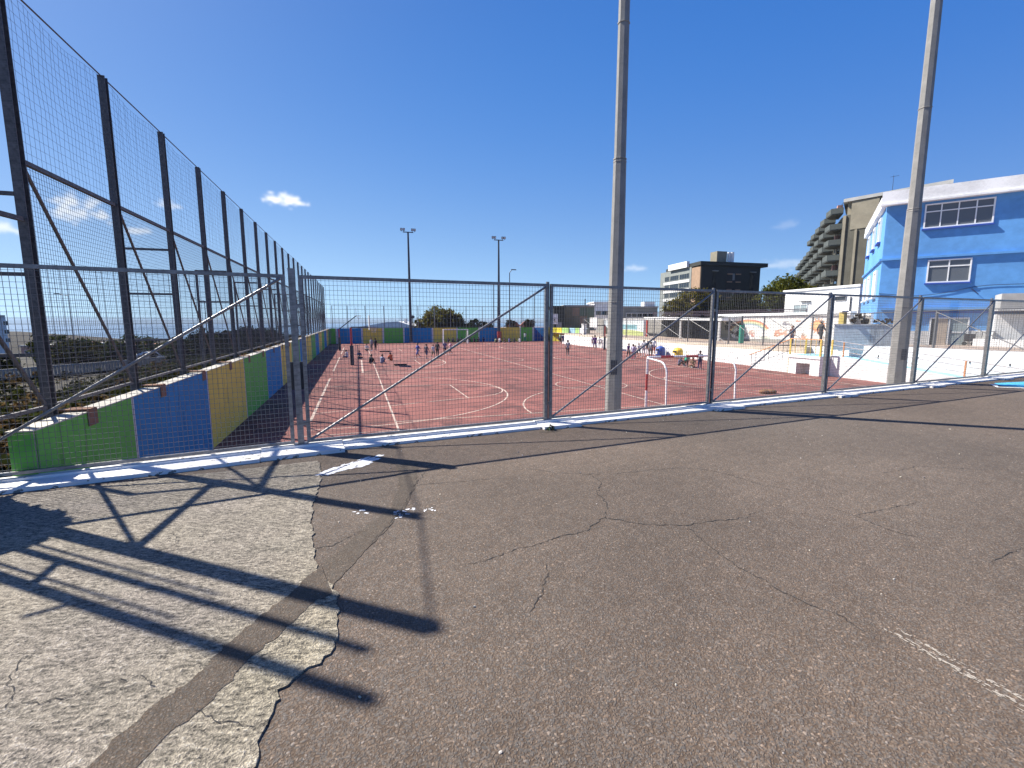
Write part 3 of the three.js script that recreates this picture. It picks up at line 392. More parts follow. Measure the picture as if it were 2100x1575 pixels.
// ---------- far end of the court ----------
const extrudeTS = (poly, s0, s1) => { const g = new THREE.ExtrudeGeometry(new THREE.Shape(poly.map(([t, y]) => new THREE.Vector2(t, y))), { depth: s1 - s0, bevelEnabled: false }); const m = new THREE.Matrix4().makeBasis(dD, UP, eD); m.setPosition(P(s0, 0, 0)); return g.applyMatrix4(m); };
{
  const TW = 66, top = 0.72, w = thing('painted_end_wall', 'low wall of blue, yellow and green blocks closing the far end of the court', 'wall', P(16, YC, TW));
  part(w, 'wall_core', prism([P(-0.26, 0, TW + 0.012), P(33.6, 0, TW + 0.012), P(33.6, 0, TW + 0.3), P(-0.26, 0, TW + 0.3)], -4, top - 0.02), M.ledge);
  const ss = [0.05, 1.0, 4.5, 7.5, 10.5, 14.8, 18.6, 22.1, 25.4, 29.0, 31.2], cc = ['green', 'blue', 'yellow', 'green', 'blue', 'yellow', 'green', 'blue', 'yellow', 'green'];
  cc.forEach((c, i) => { part(w, 'painted_panel', prism([P(ss[i] + 0.12, 0, TW), P(ss[i + 1] - 0.12, 0, TW), P(ss[i + 1] - 0.12, 0, TW + 0.012), P(ss[i] + 0.12, 0, TW + 0.012)], YC + 0.005, top), M[c], c + ' painted wall block'); part(w, 'divider_strip', prism([P(ss[i + 1] - 0.115, 0, TW - 0.005), P(ss[i + 1] + 0.115, 0, TW - 0.005), P(ss[i + 1] + 0.115, 0, TW + 0.012), P(ss[i + 1] - 0.115, 0, TW + 0.012)], YC + 0.005, top - 0.001), M.divider); });
  part(w, 'painted_panel', prism([P(31.32, 0, TW), P(33.6, 0, TW), P(33.6, 0, TW + 0.012), P(31.32, 0, TW + 0.012)], YC + 0.005, top), M.dusk, 'dark blue block with a light blue triangle');
  const tri = new THREE.BufferGeometry(); const a = P(31.4, top - 0.02, TW - 0.006), b = P(33.55, YC + 0.05, TW - 0.006), c = P(33.55, top - 0.02, TW - 0.006); tri.setAttribute('position', new THREE.Float32BufferAttribute([a.x, a.y, a.z, b.x, b.y, b.z, c.x, c.y, c.z], 3)); tri.computeVertexNormals(); part(w, 'light_blue_triangle', tri, M.sky);
  const f = thing('far_mesh_fence', 'thin pale post and wire fence along the far end wall', 'fence', P(16, top, TW + 0.15)); const seg = [];
  const ps = [0.5, 2.6, 5.05, 7.7, 10.2, 12.7, 15.2, 17.65, 20.1, 22.7, 25.2, 27.3, 29.3, 31.4, 33.5];
  ps.forEach((s, i) => { part(f, 'post', bar(P(s, 0.6, TW + 0.15), P(s, i === 13 ? 6.3 : 4.0, TW + 0.15), 0.09, 0.09, eD), i > 10 ? M.darkMetal : M.galv); if (i < ps.length - 1) { for (let y = 0.8; y < 4; y += 0.2) seg.push([P(s, y, TW + 0.15), P(ps[i + 1], y, TW + 0.15)]); for (let q = s; q < ps[i + 1]; q += 0.2) seg.push([P(q, 0.7, TW + 0.15), P(q, 3.98, TW + 0.15)]); part(f, 'top_rail', rod(P(s, 3.96, TW + 0.15), P(ps[i + 1], 3.96, TW + 0.15), 0.025, 0.025, 5), M.galv); } });
  part(f, 'wire_mesh', wires(seg, 0.008), M.wire).userData.kind = 'stuff';
  const tp = thing('tall_thin_post', 'tall thin dark post rising from the far fence left of the second floodlight mast', 'post', P(24.6, top, TW + 0.4)); part(tp, 'shaft', rod(P(24.6, 0, TW + 0.4), P(24.6, 7.4, TW + 0.4), 0.06, 0.05), M.darkMetal); part(tp, 'cap', new THREE.SphereGeometry(0.07, 8, 6).translate(...P(24.6, 7.4, TW + 0.4).toArray()), M.darkMetal);
  // floodlight masts
  [[11.45, 65.2, 14.55, 'left floodlight mast, standing before a blue block of the far wall'], [25.15, 65.2, 14.1, 'right floodlight mast with a red padded foot']].forEach(([s, t, h, lab], i) => {
    const m = thing('floodlight_mast', lab, 'floodlight', P(s, YC, t), 'floodlight masts at the far end');
    part(m, 'pole', rod(P(s, YC, t), P(s, h, t), 0.24, 0.12, 10), M.darkMetal); part(m, 'crossbar', bar(P(s - 0.75, h, t), P(s + 0.75, h, t), 0.12, 0.12), M.darkMetal);
    for (const q of [-0.95, -0.6, 0.6, 0.95]) { const l = part(m, 'floodlight_head', [box(P(s + q, h + 0.36, t - 0.05), 0.3, 0.34, 0.22, COURT_TURN), bar(P(s + q, h + 0.05, t), P(s + q, h + 0.2, t), 0.05, 0.05)], M.darkMetal); part(l, 'lens', box(P(s + q, h + 0.34, t - 0.17), 0.24, 0.26, 0.02, COURT_TURN), M.lampGlass); }
    if (i) part(m, 'foot_pad', rod(P(s + 0.05, YC, t), P(s + 0.05, 0.1, t), 0.36, 0.36, 12), M.redPaint); else part(m, 'foot_collar', rod(P(s, YC, t), P(s, YC + 0.2, t), 0.34, 0.34, 10), M.ledge);
  });
  const sl = thing('street_lamp', 'slim street lamp with a single bent head beyond the far wall', 'street lamp', P(30, -3, 75)); part(sl, 'pole', rod(P(30, -3, 75), P(30, 10.2, 75), 0.11, 0.07), M.darkMetal); part(sl, 'arm', rod(P(30, 10.2, 75), P(30.4, 10.7, 75), 0.06, 0.05), M.darkMetal); part(sl, 'lamp_head', box(P(30.75, 10.75, 75), 0.9, 0.14, 0.3, COURT_TURN), M.darkMetal);
  const sl2 = thing('street_lamp', 'short street lamp with a round dark head left of the first floodlight mast', 'street lamp', P(12.6, -3, 73)); part(sl2, 'pole', rod(P(12.6, -3, 73), P(12.6, 2.2, 73), 0.07, 0.06), M.darkMetal); part(sl2, 'lamp_head', new THREE.SphereGeometry(0.36, 12, 8).scale(1, 0.8, 1).translate(...P(12.6, 2.4, 73).toArray()), M.darkMetal);
  // bright mural wall in the far right corner
  const mw = thing('bright_corner_wall', 'brightly painted yellow, lime and pale blue wall in the far right corner', 'wall', P(35, YC, 61.5)); const A = P(33.7, 0, 65.4), B = P(36.8, 0, 57.6);
  const seg2 = [[0, 0.36, M.bright], [0.36, 0.55, M.lime], [0.55, 0.70, M.paleBlue], [0.70, 0.80, M.lime], [0.80, 0.9, M.white], [0.9, 1, M.paleBlue]]; const L = (f, o = 0) => A.clone().lerp(B, f).addScaledVector(V3(-0.83, 0, 0.55), o);
  part(mw, 'wall_core', prism([L(0, -0.01), L(1, -0.01), L(1, -0.3), L(0, -0.3)], -2, 0.66), M.ledge); for (const [a0, b0, m] of seg2) part(mw, 'painted_panel', prism([L(a0 + 0.004), L(b0 - 0.004), L(b0 - 0.004, -0.01), L(a0 + 0.004, -0.01)], YC + 0.01, 0.68), m);
  const gt = thing('black_gate_frame', 'black steel gate frame at the right end of the bright corner wall', 'gate', P(36.4, YC, 56.6)); for (const t of [57.4, 55.8]) part(gt, 'upright', bar(P(36.2, YC, t), P(36.2, t > 57 ? 5.0 : 1.0, t), 0.12, 0.12, eD), M.blackMetal); part(gt, 'lintel', bar(P(36.2, 0.95, 57.4), P(36.2, 0.95, 55.8), 0.1, 0.1), M.blackMetal); part(gt, 'gate_leaf', bar(P(36.2, -0.4, 57.3), P(36.2, -0.4, 55.9), 0.05, 2.0), M.darkBld);
  const wp = thing('white_pillar', 'white square pillar at the far end of the white court wall', 'pillar', P(34.2, YC, 53.5)); part(wp, 'shaft', post(P(34.2, 0, 53.5), 0.5, 0.5, YC, 1.3), M.white); part(wp, 'cap', box(P(34.2, 1.34, 53.5), 0.6, 0.08, 0.6, COURT_TURN), M.white);
  // notice board on a thin pole
  const cv = document.createElement('canvas'); cv.width = 64; cv.height = 96; const cx = cv.getContext('2d'); cx.fillStyle = '#f4f4f2'; cx.fillRect(0, 0, 64, 96); cx.fillStyle = '#77766f'; cx.fillRect(22, 34, 26, 5); cx.fillRect(22, 46, 18, 18); cx.fillStyle = '#b9a26a'; cx.fillRect(24, 68, 22, 6); cx.fillStyle = '#8d8c88'; cx.fillRect(22, 78, 24, 3);
  const ct = new THREE.CanvasTexture(cv); ct.colorSpace = THREE.SRGBColorSpace; const sg = thing('notice_board', 'white notice board on a thin pole above the yellow corner wall', 'sign', P(33.4, YC, 62.5)); part(sg, 'pole', rod(P(33.4, YC, 62.5), P(33.4, 2.9, 62.5), 0.04, 0.04), M.galv);
  const bd = new THREE.PlaneGeometry(1.0, 1.55); bd.rotateY(COURT_TURN * 0.3); bd.translate(...P(33.45, 2.05, 62.42).toArray()); bd.userData.keepUv = true; part(sg, 'board', box(P(33.45, 2.05, 62.48), 1.04, 1.6, 0.04, COURT_TURN * 0.3), M.frame); part(sg, 'board_face', bd, mat(0.85, 0.85, 0.85, 0.6, { map: ct }));
}

// ---------- goals, baskets, dark oblongs on the court ----------
function stripedTube(parent, name, pts, r, cols) { // alternating painted lengths along a polyline
  for (let i = 0; i < pts.length - 1; i++) { const a = pts[i], b = pts[i + 1], L = a.distanceTo(b), n = Math.max(1, Math.round(L / 0.62)); for (let k = 0; k < n; k++) part(parent, name, rod(a.clone().lerp(b, k / n), a.clone().lerp(b, (k + 1) / n), r, r, 8), cols[(k + i) % 2]); }
}
{
  const g = thing('handball_goal', 'white and red tube goal without a net, just behind the yard fence', 'goal', P(16, YC, 8));
  for (const [s, b] of [[14.85, 14.55], [17.85, 17.65]]) { stripedTube(g, 'goal_post', [P(s, YC, 8.5), P(s, 0.5, 8.5)], 0.045, [M.whiteTube, M.redTube].map((m, i) => m)); part(g, 'rear_frame', pipe([P(s, 0.46, 8.45), P((s + b) / 2, 0.44, 7.6), P(b, 0.38, 7.0), P(b, 0.16, 6.82), P(b, -0.4, 6.78), P(b, YC, 6.75)], 0.035, 30), M.whiteTube); }
  stripedTube(g, 'crossbar', [P(14.85, 0.5, 8.5), P(17.85, 0.5, 8.5)], 0.045, [M.whiteTube, M.redTube]);
  const h = thing('handball_goal', 'white tube goal in front of the yellow and green blocks of the far wall', 'goal', P(17.4, YC, 61.5));
  for (const s of [15.65, 19.2]) { part(h, 'goal_post', post(P(s, 0, 61), 0.11, 0.11, YC, 0.58), M.whiteTube); part(h, 'rear_frame', pipe([P(s, 0.5, 61), P(s, 0.4, 61.8), P(s, -0.4, 62), P(s, YC, 62)], 0.04, 20), M.whiteTube); } part(h, 'crossbar', bar(P(15.65, 0.55, 61), P(19.2, 0.55, 61), 0.11, 0.11), M.whiteTube);
  const hoop = (s, t, hgt, arm, lab, lean) => { const b = thing('basketball_hoop', lab, 'basketball hoop', P(s, YC, t), 'basketball hoops beside the left wall'); part(b, 'post', rod(P(s, YC, t), P(s, hgt, t), 0.09, 0.08), M.redTube); part(b, 'base_pad', rod(P(s, YC, t), P(s, YC + 1.5, t), 0.14, 0.14, 10), M.darkMetal); part(b, 'arm', bar(P(s, hgt, t), P(s + arm, hgt + lean, t), 0.1, 0.1), M.darkMetal); part(b, 'backboard', box(P(s + arm, hgt + lean + 0.35, t), 0.05, 1.1, 1.8, COURT_TURN), M.offWhite); const rim = new THREE.TorusGeometry(0.23, 0.02, 6, 20).rotateX(Math.PI / 2); rim.translate(...P(s + arm + 0.32, hgt + lean, t).toArray()); part(b, 'rim', rim, M.orangeRail); part(b, 'rim_bracket', bar(P(s + arm, hgt + lean, t), P(s + arm + 0.1, hgt + lean, t), 0.12, 0.06), M.orangeRail);
    const nt = []; for (let k = 0; k < 10; k++) { const a = k / 10 * 6.283, c = P(s + arm + 0.32, 0, t); nt.push([V3(c.x + 0.23 * Math.cos(a), hgt + lean, c.z + 0.23 * Math.sin(a)), V3(c.x + 0.13 * Math.cos(a + 0.5), hgt + lean - 0.4, c.z + 0.13 * Math.sin(a + 0.5))]); } part(b, 'net', wires(nt, 0.012), M.whiteTube); };
  hoop(3.4, 30.8, 1.4, 1.35, 'basketball hoop on a red post left of the seated children', 0); hoop(1.9, 49.7, 0.9, 1.9, 'farther basketball hoop with a slanting arm near the far left corner', 1.5); hoop(31.2, 42, 1.3, -1.5, 'basketball hoop by the white wall right of the thick lamp pole', 0);
  const pl = (s, t, l, lab) => single('dark_oblong', lab, 'oblong', [box(P(s, YC + 0.08, t), l, 0.1, 0.22, 0.05), box(P(s - l * 0.35, YC + 0.02, t), 0.1, 0.06, 0.2, 0.05), box(P(s + l * 0.35, YC + 0.02, t), 0.1, 0.06, 0.2, 0.05)], M.nearBlack); pl(6.6, 45.6, 1.1, 'short dark beam on the court behind the seated children'); pl(6.9, 29.4, 0.95, 'short dark beam on the court in front of the seated children');  // low near-black boxes on feet, standing for dark dashes on the court
  { const r = rng(5), gs = []; for (let i = 0; i < 7; i++) { const q = new THREE.IcosahedronGeometry(0.13 + 0.1 * r(), 1); q.scale(1.2, 0.6, 1); q.translate(...P(22.4 + (r() - 0.5) * 0.5, YC + 0.09, 9.8 + (r() - 0.5) * 0.3).toArray()); gs.push(q); } single('heap_of_leaves', 'small brown heap of leaves on the court behind the fence', 'leaf heap', gs, M.brownLump); }
  const bin = (s, t, m, name, lab) => { const b = thing('recycling_bin', lab, 'recycling bin', P(s, YC, t), 'igloo recycling bins'); const prof = [[0, 0], [0.42, 0], [0.46, 0.1], [0.47, 0.5], [0.43, 0.72], [0.33, 0.86], [0.15, 0.94], [0, 0.95]].map(([x, y]) => new THREE.Vector2(x, y)); const c = P(s, YC, t); part(b, 'shell', new THREE.LatheGeometry(prof, 20).translate(c.x, c.y, c.z), m); part(b, 'opening', box(P(s - 0.43, YC + 0.62, t - 0.08), 0.1, 0.15, 0.3, COURT_TURN), M.binDark); part(b, 'label_plate', box(P(s - 0.462, YC + 0.34, t - 0.02), 0.03, 0.26, 0.24, COURT_TURN), M.offWhite); part(b, 'lifting_ring', new THREE.TorusGeometry(0.08, 0.015, 6, 12).translate(c.x, c.y + 1.0, c.z), M.galv); };
  bin(31.7, 31.8, M.binBlue, 'blue', 'blue round topped recycling bin against the white court wall'); bin(31.6, 29.0, M.binYellow, 'yellow', 'yellow round topped recycling bin against the white court wall');
}

// ---------- two big lamp poles behind the yard fence ----------
{
  const pole = (x, z, r0, r1, seam, top, lab) => { const p = thing('lamp_pole', lab, 'lamp pole', [x, YC, z]); const oct = (y0, y1, a, b) => { const g = new THREE.CylinderGeometry(b, a, y1 - y0, 8, 1); g.rotateY(-0.08); return g.toNonIndexed().translate(x, (y0 + y1) / 2, z); }; const flat = (g) => { g.computeVertexNormals(); return g; };
    part(p, 'lower_shaft', flat(oct(YC, seam, r0, r0 + (r1 - r0) * 0.6)), M.concPole); part(p, 'upper_shaft', flat(oct(seam, top, r0 + (r1 - r0) * 0.6 - 0.012, r1)), M.concPole); for (const y of [seam - 0.03, seam + 0.03, 2.4, 8.3]) part(p, 'seam_ring', flat(oct(y - 0.012, y + 0.012, r0 + (r1 - r0) * 0.6 * clamp01((y - YC) / (seam - YC)) + (y > seam ? (r1 - r0) * 0.4 * (y - seam) / (top - seam) : 0) + 0.007, r0 + (r1 - r0) * 0.6 * clamp01((y - YC) / (seam - YC)) + (y > seam ? (r1 - r0) * 0.4 * (y - seam) / (top - seam) : 0) + 0.006)), M.ledge); part(p, 'access_cover', box(V3(x - 0.04, 0.9, z + r0 * 0.93), 0.14, 0.34, 0.03, -0.3), M.darkMetal); part(p, 'base_collar', flat(oct(YC, YC + 0.25, r0 + 0.1, r0 + 0.08)), M.ledge); const l = part(p, 'lamp_bracket', bar(V3(x - 0.9, top, z), V3(x + 0.9, top, z), 0.12, 0.12), M.galv); for (const q of [-0.8, 0.8]) part(p, 'floodlight_head', box(V3(x + q, top + 0.3, z), 0.45, 0.4, 0.3), M.darkMetal); };
  pole(2.40, -11.25, 0.205, 0.10, 5.5, 13.5, 'thick grey octagonal lamp pole right of the middle of the yard fence'); pole(12.45, -15.45, 0.265, 0.135, 5.35, 13.4, 'thick grey octagonal lamp pole in front of the blue school');
}

// ---------- right side: white wall, stairs, ramp and terrace ----------
const terY = (t) => t >= 26 ? -0.1 : t >= 12 ? -0.1 + 0.5 * (26 - t) / 14 : 0.4 + 0.05 * sstep(12, 4, t);
{
  const ww = thing('white_court_wall', 'long low white wall along the right side of the court', 'wall', P(32.5, YC, 35)); part(ww, 'wall_body', extrudeTS([[16.4, YC - 0.1], [57, YC - 0.1], [57, -0.3], [16.4, -0.3]], 32.35, 32.75), M.white); part(ww, 'tan_kerb', extrudeTS([[17, -0.6], [57, -0.6], [57, -0.08], [26, -0.08], [17, 0.14]], 32.76, 33.8), M.tan);
  { const hs = rng(4); for (let i = 0; i < 14; i++) { const t = 16.5 + i * 2.9 + hs(); part(ww, 'drain_hole', rod(P(32.34, -1.05 + 0.2 * hs(), t), P(32.36, -1.05, t), 0.035, 0.035, 8), M.binDark); } }
  const pts = [], idx = [], ts = [-20, 4, 8, 12, 16, 19, 22.5, 26, 60, 120]; ts.forEach((t) => { for (const s of [33.65, 50, 110]) { const p = P(s, terY(t), t); pts.push(p.x, p.y, p.z); } }); for (let i = 0; i < ts.length - 1; i++) for (let j = 0; j < 2; j++) { const a = i * 3 + j; idx.push(a, a + 1, a + 3, a + 1, a + 4, a + 3); } const tg = new THREE.BufferGeometry(); tg.setAttribute('position', new THREE.Float32BufferAttribute(pts, 3)); tg.setIndex(idx); tg.computeVertexNormals(); struct('terrace', tg, M.terrace);
  const up = thing('white_ramp_wall', 'tall white wall between the ramp and the terrace, right', 'wall', P(33.5, YC, 10)); part(up, 'wall_body', extrudeTS([[-10, YC], [17.6, YC], [17.6, 0.15], [12, 0.44], [4, 0.5], [-10, 0.5]], 33.4, 33.7), M.white);
  { const hs = rng(14); for (let i = 0; i < 7; i++) { const t = 4 + i * 1.9 + hs(); part(up, 'drain_hole', rod(P(33.38, -0.1 - 0.25 * hs(), t), P(33.41, -0.1, t), 0.03, 0.03, 8), M.binDark); } }
  // ramp
  const rp = thing('access_ramp', 'white access ramp with a pale blue floor sloping down beside the terrace wall', 'ramp', P(32.5, YC, 10)); part(rp, 'ramp_body', extrudeTS([[3, YC - 0.1], [14.2, YC - 0.1], [14.2, -0.30], [3, -1.40]], 31.75, 33.38), M.white); part(rp, 'ramp_floor', extrudeTS([[3, -1.392], [14.2, -0.292], [14.2, -0.282], [3, -1.382]], 31.95, 33.37), M.blueRamp); part(rp, 'ramp_edge', extrudeTS([[3, -1.40], [14.2, -0.30], [14.2, -0.18], [3, -1.28]], 31.75, 31.93), M.white);
  for (let i = 0; i < 4; i++) { const t = 4.2 + 3.1 * i, y = -1.4 + 1.1 * (t - 3) / 11.2; part(rp, 'rail_post', post(P(31.84, 0, t), 0.06, 0.06, y, y + 1.0), M.orangeRail); } for (const h of [0.42, 0.72, 1.0]) part(rp, 'handrail', rod(P(31.84, -1.4 + h, 3), P(31.84, -0.3 + h, 14.2), 0.022, 0.022, 6), M.railGrey);
  // landing and stairs
  const ld = thing('stair_landing', 'white landing block with an opening below and yellow railings at the top of the stairs', 'landing', P(32, YC, 15.3)); part(ld, 'pier', extrudeTS([[15.9, YC - 0.1], [16.5, YC - 0.1], [16.5, -0.45], [15.9, -0.45]], 30.9, 32.3), M.white); part(ld, 'pier', extrudeTS([[14.25, YC - 0.1], [14.9, YC - 0.1], [14.9, -0.45], [14.25, -0.45]], 30.9, 33.3), M.white); part(ld, 'back_block', extrudeTS([[14.9, YC - 0.1], [15.9, YC - 0.1], [15.9, -0.45], [14.9, -0.45]], 31.7, 32.3), M.white); part(ld, 'lintel_block', extrudeTS([[14.9, -0.78], [15.9, -0.78], [15.9, -0.45], [14.9, -0.45]], 30.9, 31.7), M.white); part(ld, 'landing_slab', extrudeTS([[14.2, -0.448], [16.6, -0.448], [16.6, -0.28], [14.2, -0.28]], 30.85, 33.39), M.white); part(ld, 'blue_floor', extrudeTS([[14.3, -0.279], [16.5, -0.279], [16.5, -0.27], [14.3, -0.27]], 31.0, 33.3), M.blueRamp);
  for (const [s, t] of [[30.98, 16.5], [30.98, 14.3], [31.9, 14.3], [32.3, 16.5]]) part(ld, 'rail_post', post(P(s, 0, t), 0.09, 0.09, s < 31 ? YC : -0.28, 0.75), M.yellowRail);
  part(ld, 'top_rail', rod(P(30.98, 0.75, 16.5), P(30.98, 0.75, 14.3), 0.035), M.orangeRail); for (let i = 1; i < 6; i++) part(ld, 'baluster', rod(P(30.98, -0.2, 16.5 - i * 0.37), P(30.98, 0.73, 16.5 - i * 0.37), 0.015, 0.015, 5), M.yellowRail);
  const sr = thing('court_stairs', 'white concrete stairs climbing from the court to the landing', 'stairs', P(31.6, YC, 18)); const NS = 7; for (let i = 0; i < NS; i++) { const t1 = 19.7 - i * 0.44, y = YC + (i + 1) * (1.22 / (NS + 1)); part(sr, 'step', extrudeTS([[16.62, YC + (i ? i * (1.22 / (NS + 1)) : -0.1)], [t1, YC + (i ? i * (1.22 / (NS + 1)) : -0.1)], [t1, y], [16.62, y]], 31.0, 32.3), M.white); }
  const hr = thing('stair_railing', 'orange stair handrail with thin dark balusters', 'railing', P(31, YC, 18)); part(hr, 'handrail', pipe([P(31.05, -0.55, 20.0), P(31.05, -0.45, 19.7), P(31.05, 0.1, 18.2), P(31.05, 0.7, 16.6)], 0.03, 20, 6), M.orangeRail); for (let i = 0; i <= 8; i++) { const t = 19.8 - i * 0.38, y = YC + Math.max(0, (19.7 - t) * 0.35); part(hr, 'baluster', rod(P(31.05, y, t), P(31.05, -0.5 + (19.8 - t) * 0.385, t), 0.014, 0.014, 5), M.darkMetal); } part(hr, 'lower_rail', rod(P(31.05, -1.25, 19.8), P(31.05, -0.05, 16.6), 0.018, 0.018, 5), M.darkMetal);
  // fence on the terrace edge
  const tf = thing('terrace_fence', 'grey post and mesh fence along the terrace edge above the white wall', 'fence', P(33.3, 0, 25)); const seg = [], pt = [5.8, 9.8, 13.7, 17.2, 21, 24.6, 29.8, 35.2, 40.6, 46, 51.5]; const ftop = (t) => t < 26 ? 2.5 - 0.02 * (t - 9) : 2.15;
  pt.forEach((t, i) => { const s = t < 17.5 ? 33.55 : 33.2; part(tf, 'post', rod(P(s, terY(t) - 0.3, t), P(s, ftop(t), t), 0.055, 0.055, 8), M.galv); if (i < pt.length - 1) { const b = pt[i + 1], s2 = b < 17.5 ? 33.55 : 33.2; part(tf, 'top_rail', rod(P(s, ftop(t) - 0.03, t), P(s2, ftop(b) - 0.03, b), 0.03, 0.03, 6), M.darkMetal); part(tf, 'diagonal_brace', rod(P(s - 0.03, ftop(b) - 0.1, b), P(s - 0.03, terY(t) + 0.15, t + 0.2), 0.022, 0.022, 6), M.galv); const L = b - t; for (let y = 0; y < 2.1; y += 0.1) seg.push([P(s, terY(t) + 0.15 + y, t), P(s2, terY(b) + 0.15 + y, b)]); for (let q = 0; q < L; q += 0.1) { const f = q / L, tt = t + q; seg.push([P(s + (s2 - s) * f, terY(tt) + 0.1, tt), P(s + (s2 - s) * f, ftop(tt) - 0.05, tt)]); } } });
  part(tf, 'wire_mesh', wires(seg, 0.007), M.darkWire).userData.kind = 'stuff';
  const gp = thing('green_padded_post', 'green padded round post on the terrace in front of the rainbow mural', 'post', P(35, -0.1, 24)); part(gp, 'pad', rod(P(36, -0.05, 26.2), P(36, 1.5, 26.2), 0.22, 0.22, 14), M.greenPad); part(gp, 'post', rod(P(36, -0.1, 26.2), P(36, 2.3, 26.2), 0.07, 0.07), M.darkMetal);
  // mural wall
  const cv = document.createElement('canvas'); cv.width = 1024; cv.height = 224; const c = cv.getContext('2d'); c.fillStyle = '#f1efec'; c.fillRect(0, 0, 1024, 224); const R = rng(12);
  const cols = ['#d5503a', '#e8a24a', '#e9dba0', '#9dbb8f', '#8fa9bd']; cols.forEach((k, i) => { c.strokeStyle = k; c.lineWidth = 11; c.beginPath(); c.ellipse(285, 150, 190 - i * 11, 118 - i * 10, 0, Math.PI * 1.03, Math.PI * 1.9); c.stroke(); });
  c.fillStyle = '#e8793a'; for (let i = 0; i < 16; i++) { const a = i / 16 * 6.283; c.beginPath(); c.moveTo(845 + 40 * Math.cos(a - 0.16), 78 + 40 * Math.sin(a - 0.16)); c.lineTo(845 + 72 * Math.cos(a), 78 + 72 * Math.sin(a)); c.lineTo(845 + 40 * Math.cos(a + 0.16), 78 + 40 * Math.sin(a + 0.16)); c.fill(); } c.beginPath(); c.arc(845, 78, 46, 0, 7); c.fill(); c.fillStyle = '#f0b25c'; c.beginPath(); c.arc(838, 74, 30, 0, 7); c.fill();
  const blot = (x, y, w, h, k) => { c.fillStyle = k; c.beginPath(); for (let i = 0; i < 14; i++) { const a = i / 14 * 6.283, q = 0.7 + 0.5 * R(); c.lineTo(x + w * q * Math.cos(a), y + h * q * Math.sin(a)); } c.fill(); };
  c.fillStyle = '#26301f'; c.beginPath(); c.moveTo(0, 0); c.lineTo(40, 60); c.lineTo(150, 224); c.lineTo(0, 224); c.fill(); // dark painted trees at the left end
  for (const [x, y, w, h, k] of [[250, 165, 28, 24, '#7d6a60'], [320, 150, 34, 26, '#b98a7a'], [330, 175, 16, 20, '#c65a4a'], [210, 180, 22, 28, '#5a5f50'], [610, 60, 34, 22, '#6d6a76'], [640, 70, 18, 16, '#8d8a90'], [700, 40, 20, 12, '#d88b72'], [560, 140, 50, 30, '#cf7a5a'], [620, 150, 26, 36, '#c98f70'], [540, 165, 24, 14, '#a0522d'], [660, 175, 22, 26, '#b7a89a'], [750, 165, 22, 22, '#c07a5a'], [745, 150, 10, 14, '#7a5a4a'], [440, 190, 40, 16, '#8f9a80'], [900, 175, 30, 20, '#9a8a80']]) { blot(x, y, w, h, k); blot(x + w * 0.3, y - h * 0.4, w * 0.4, h * 0.4, '#e6ddd0'); }
  c.globalAlpha = 0.38; c.fillStyle = '#f3f1ee'; c.fillRect(0, 0, 1024, 224); c.globalAlpha = 1;
  const mt = new THREE.CanvasTexture(cv); mt.colorSpace = THREE.SRGBColorSpace; const mw = thing('mural_wall', 'white terrace wall with a painted rainbow and an orange sun', 'wall', P(40, -0.1, 26)); part(mw, 'wall_body', extrudeTS([[19.5, -0.3], [33.6, -0.3], [33.6, 2.3], [19.5, 2.4]], 40.02, 40.4), M.white);
  const mf = new THREE.PlaneGeometry(13.6, 2.3); const mm = new THREE.Matrix4().makeBasis(dD.clone().negate(), UP, eD.clone().negate()); mf.applyMatrix4(mm); { const q = P(40.0, 1.12, 26.6); mf.translate(q.x, q.y, q.z); } mf.userData.keepUv = true; part(mw, 'mural_face', mf, mat(0.85, 0.85, 0.85, 0.8, { map: mt }), 'painted mural of a rainbow, a sun and small figures'); part(mw, 'coping', extrudeTS([[19.4, 2.32], [33.7, 2.32], [33.7, 2.52], [19.4, 2.62]], 39.85, 40.5), M.white); part(mw, 'plinth', extrudeTS([[19.5, -0.3], [33.6, -0.3], [33.6, 0.1], [19.5, 0.3]], 39.9, 40.02), M.ledge);
  struct('upper_terrace', prism([P(40.45, 0, 17), P(80, 0, 12), P(90, 0, 75), P(40.45, 0, 62)], -0.4, 2.2), M.ledge);
  // shelter with red posts
  const sh = thing('covered_walkway', 'covered walkway with a flat white roof edge and red posts', 'shelter', P(38, -0.1, 37)); part(sh, 'roof_slab', extrudeTS([[30.5, 1.86], [44, 2.0], [44, 2.28], [30.5, 2.14]], 37.6, 40.4), M.white); for (const t of [31, 37, 43.5]) part(sh, 'support_post', post(P(37.8, 0, t), 0.2, 0.2, -0.2, 1.9), t > 40 ? M.redPaint : M.offWhite); part(sh, 'back_wall', extrudeTS([[34, -0.2], [44, -0.2], [44, 1.9], [34, 1.9]], 40.2, 40.43), M.darkBld);
  const cv2 = document.createElement('canvas'); cv2.width = 256; cv2.height = 96; const d = cv2.getContext('2d'); d.fillStyle = '#dfe8ea'; d.fillRect(0, 0, 256, 96); d.fillStyle = '#8fbfca'; d.fillRect(90, 26, 130, 30); d.fillStyle = '#bfc983'; d.beginPath(); d.moveTo(0, 96); d.quadraticCurveTo(110, 40, 256, 70); d.lineTo(256, 96); d.fill(); d.fillStyle = '#4a4436'; d.beginPath(); d.moveTo(0, 20); d.quadraticCurveTo(40, 80, 110, 96); d.lineTo(0, 96); d.fill(); d.fillStyle = '#6c9aa0'; d.fillRect(150, 34, 60, 12); const t2 = new THREE.CanvasTexture(cv2); t2.colorSpace = THREE.SRGBColorSpace;
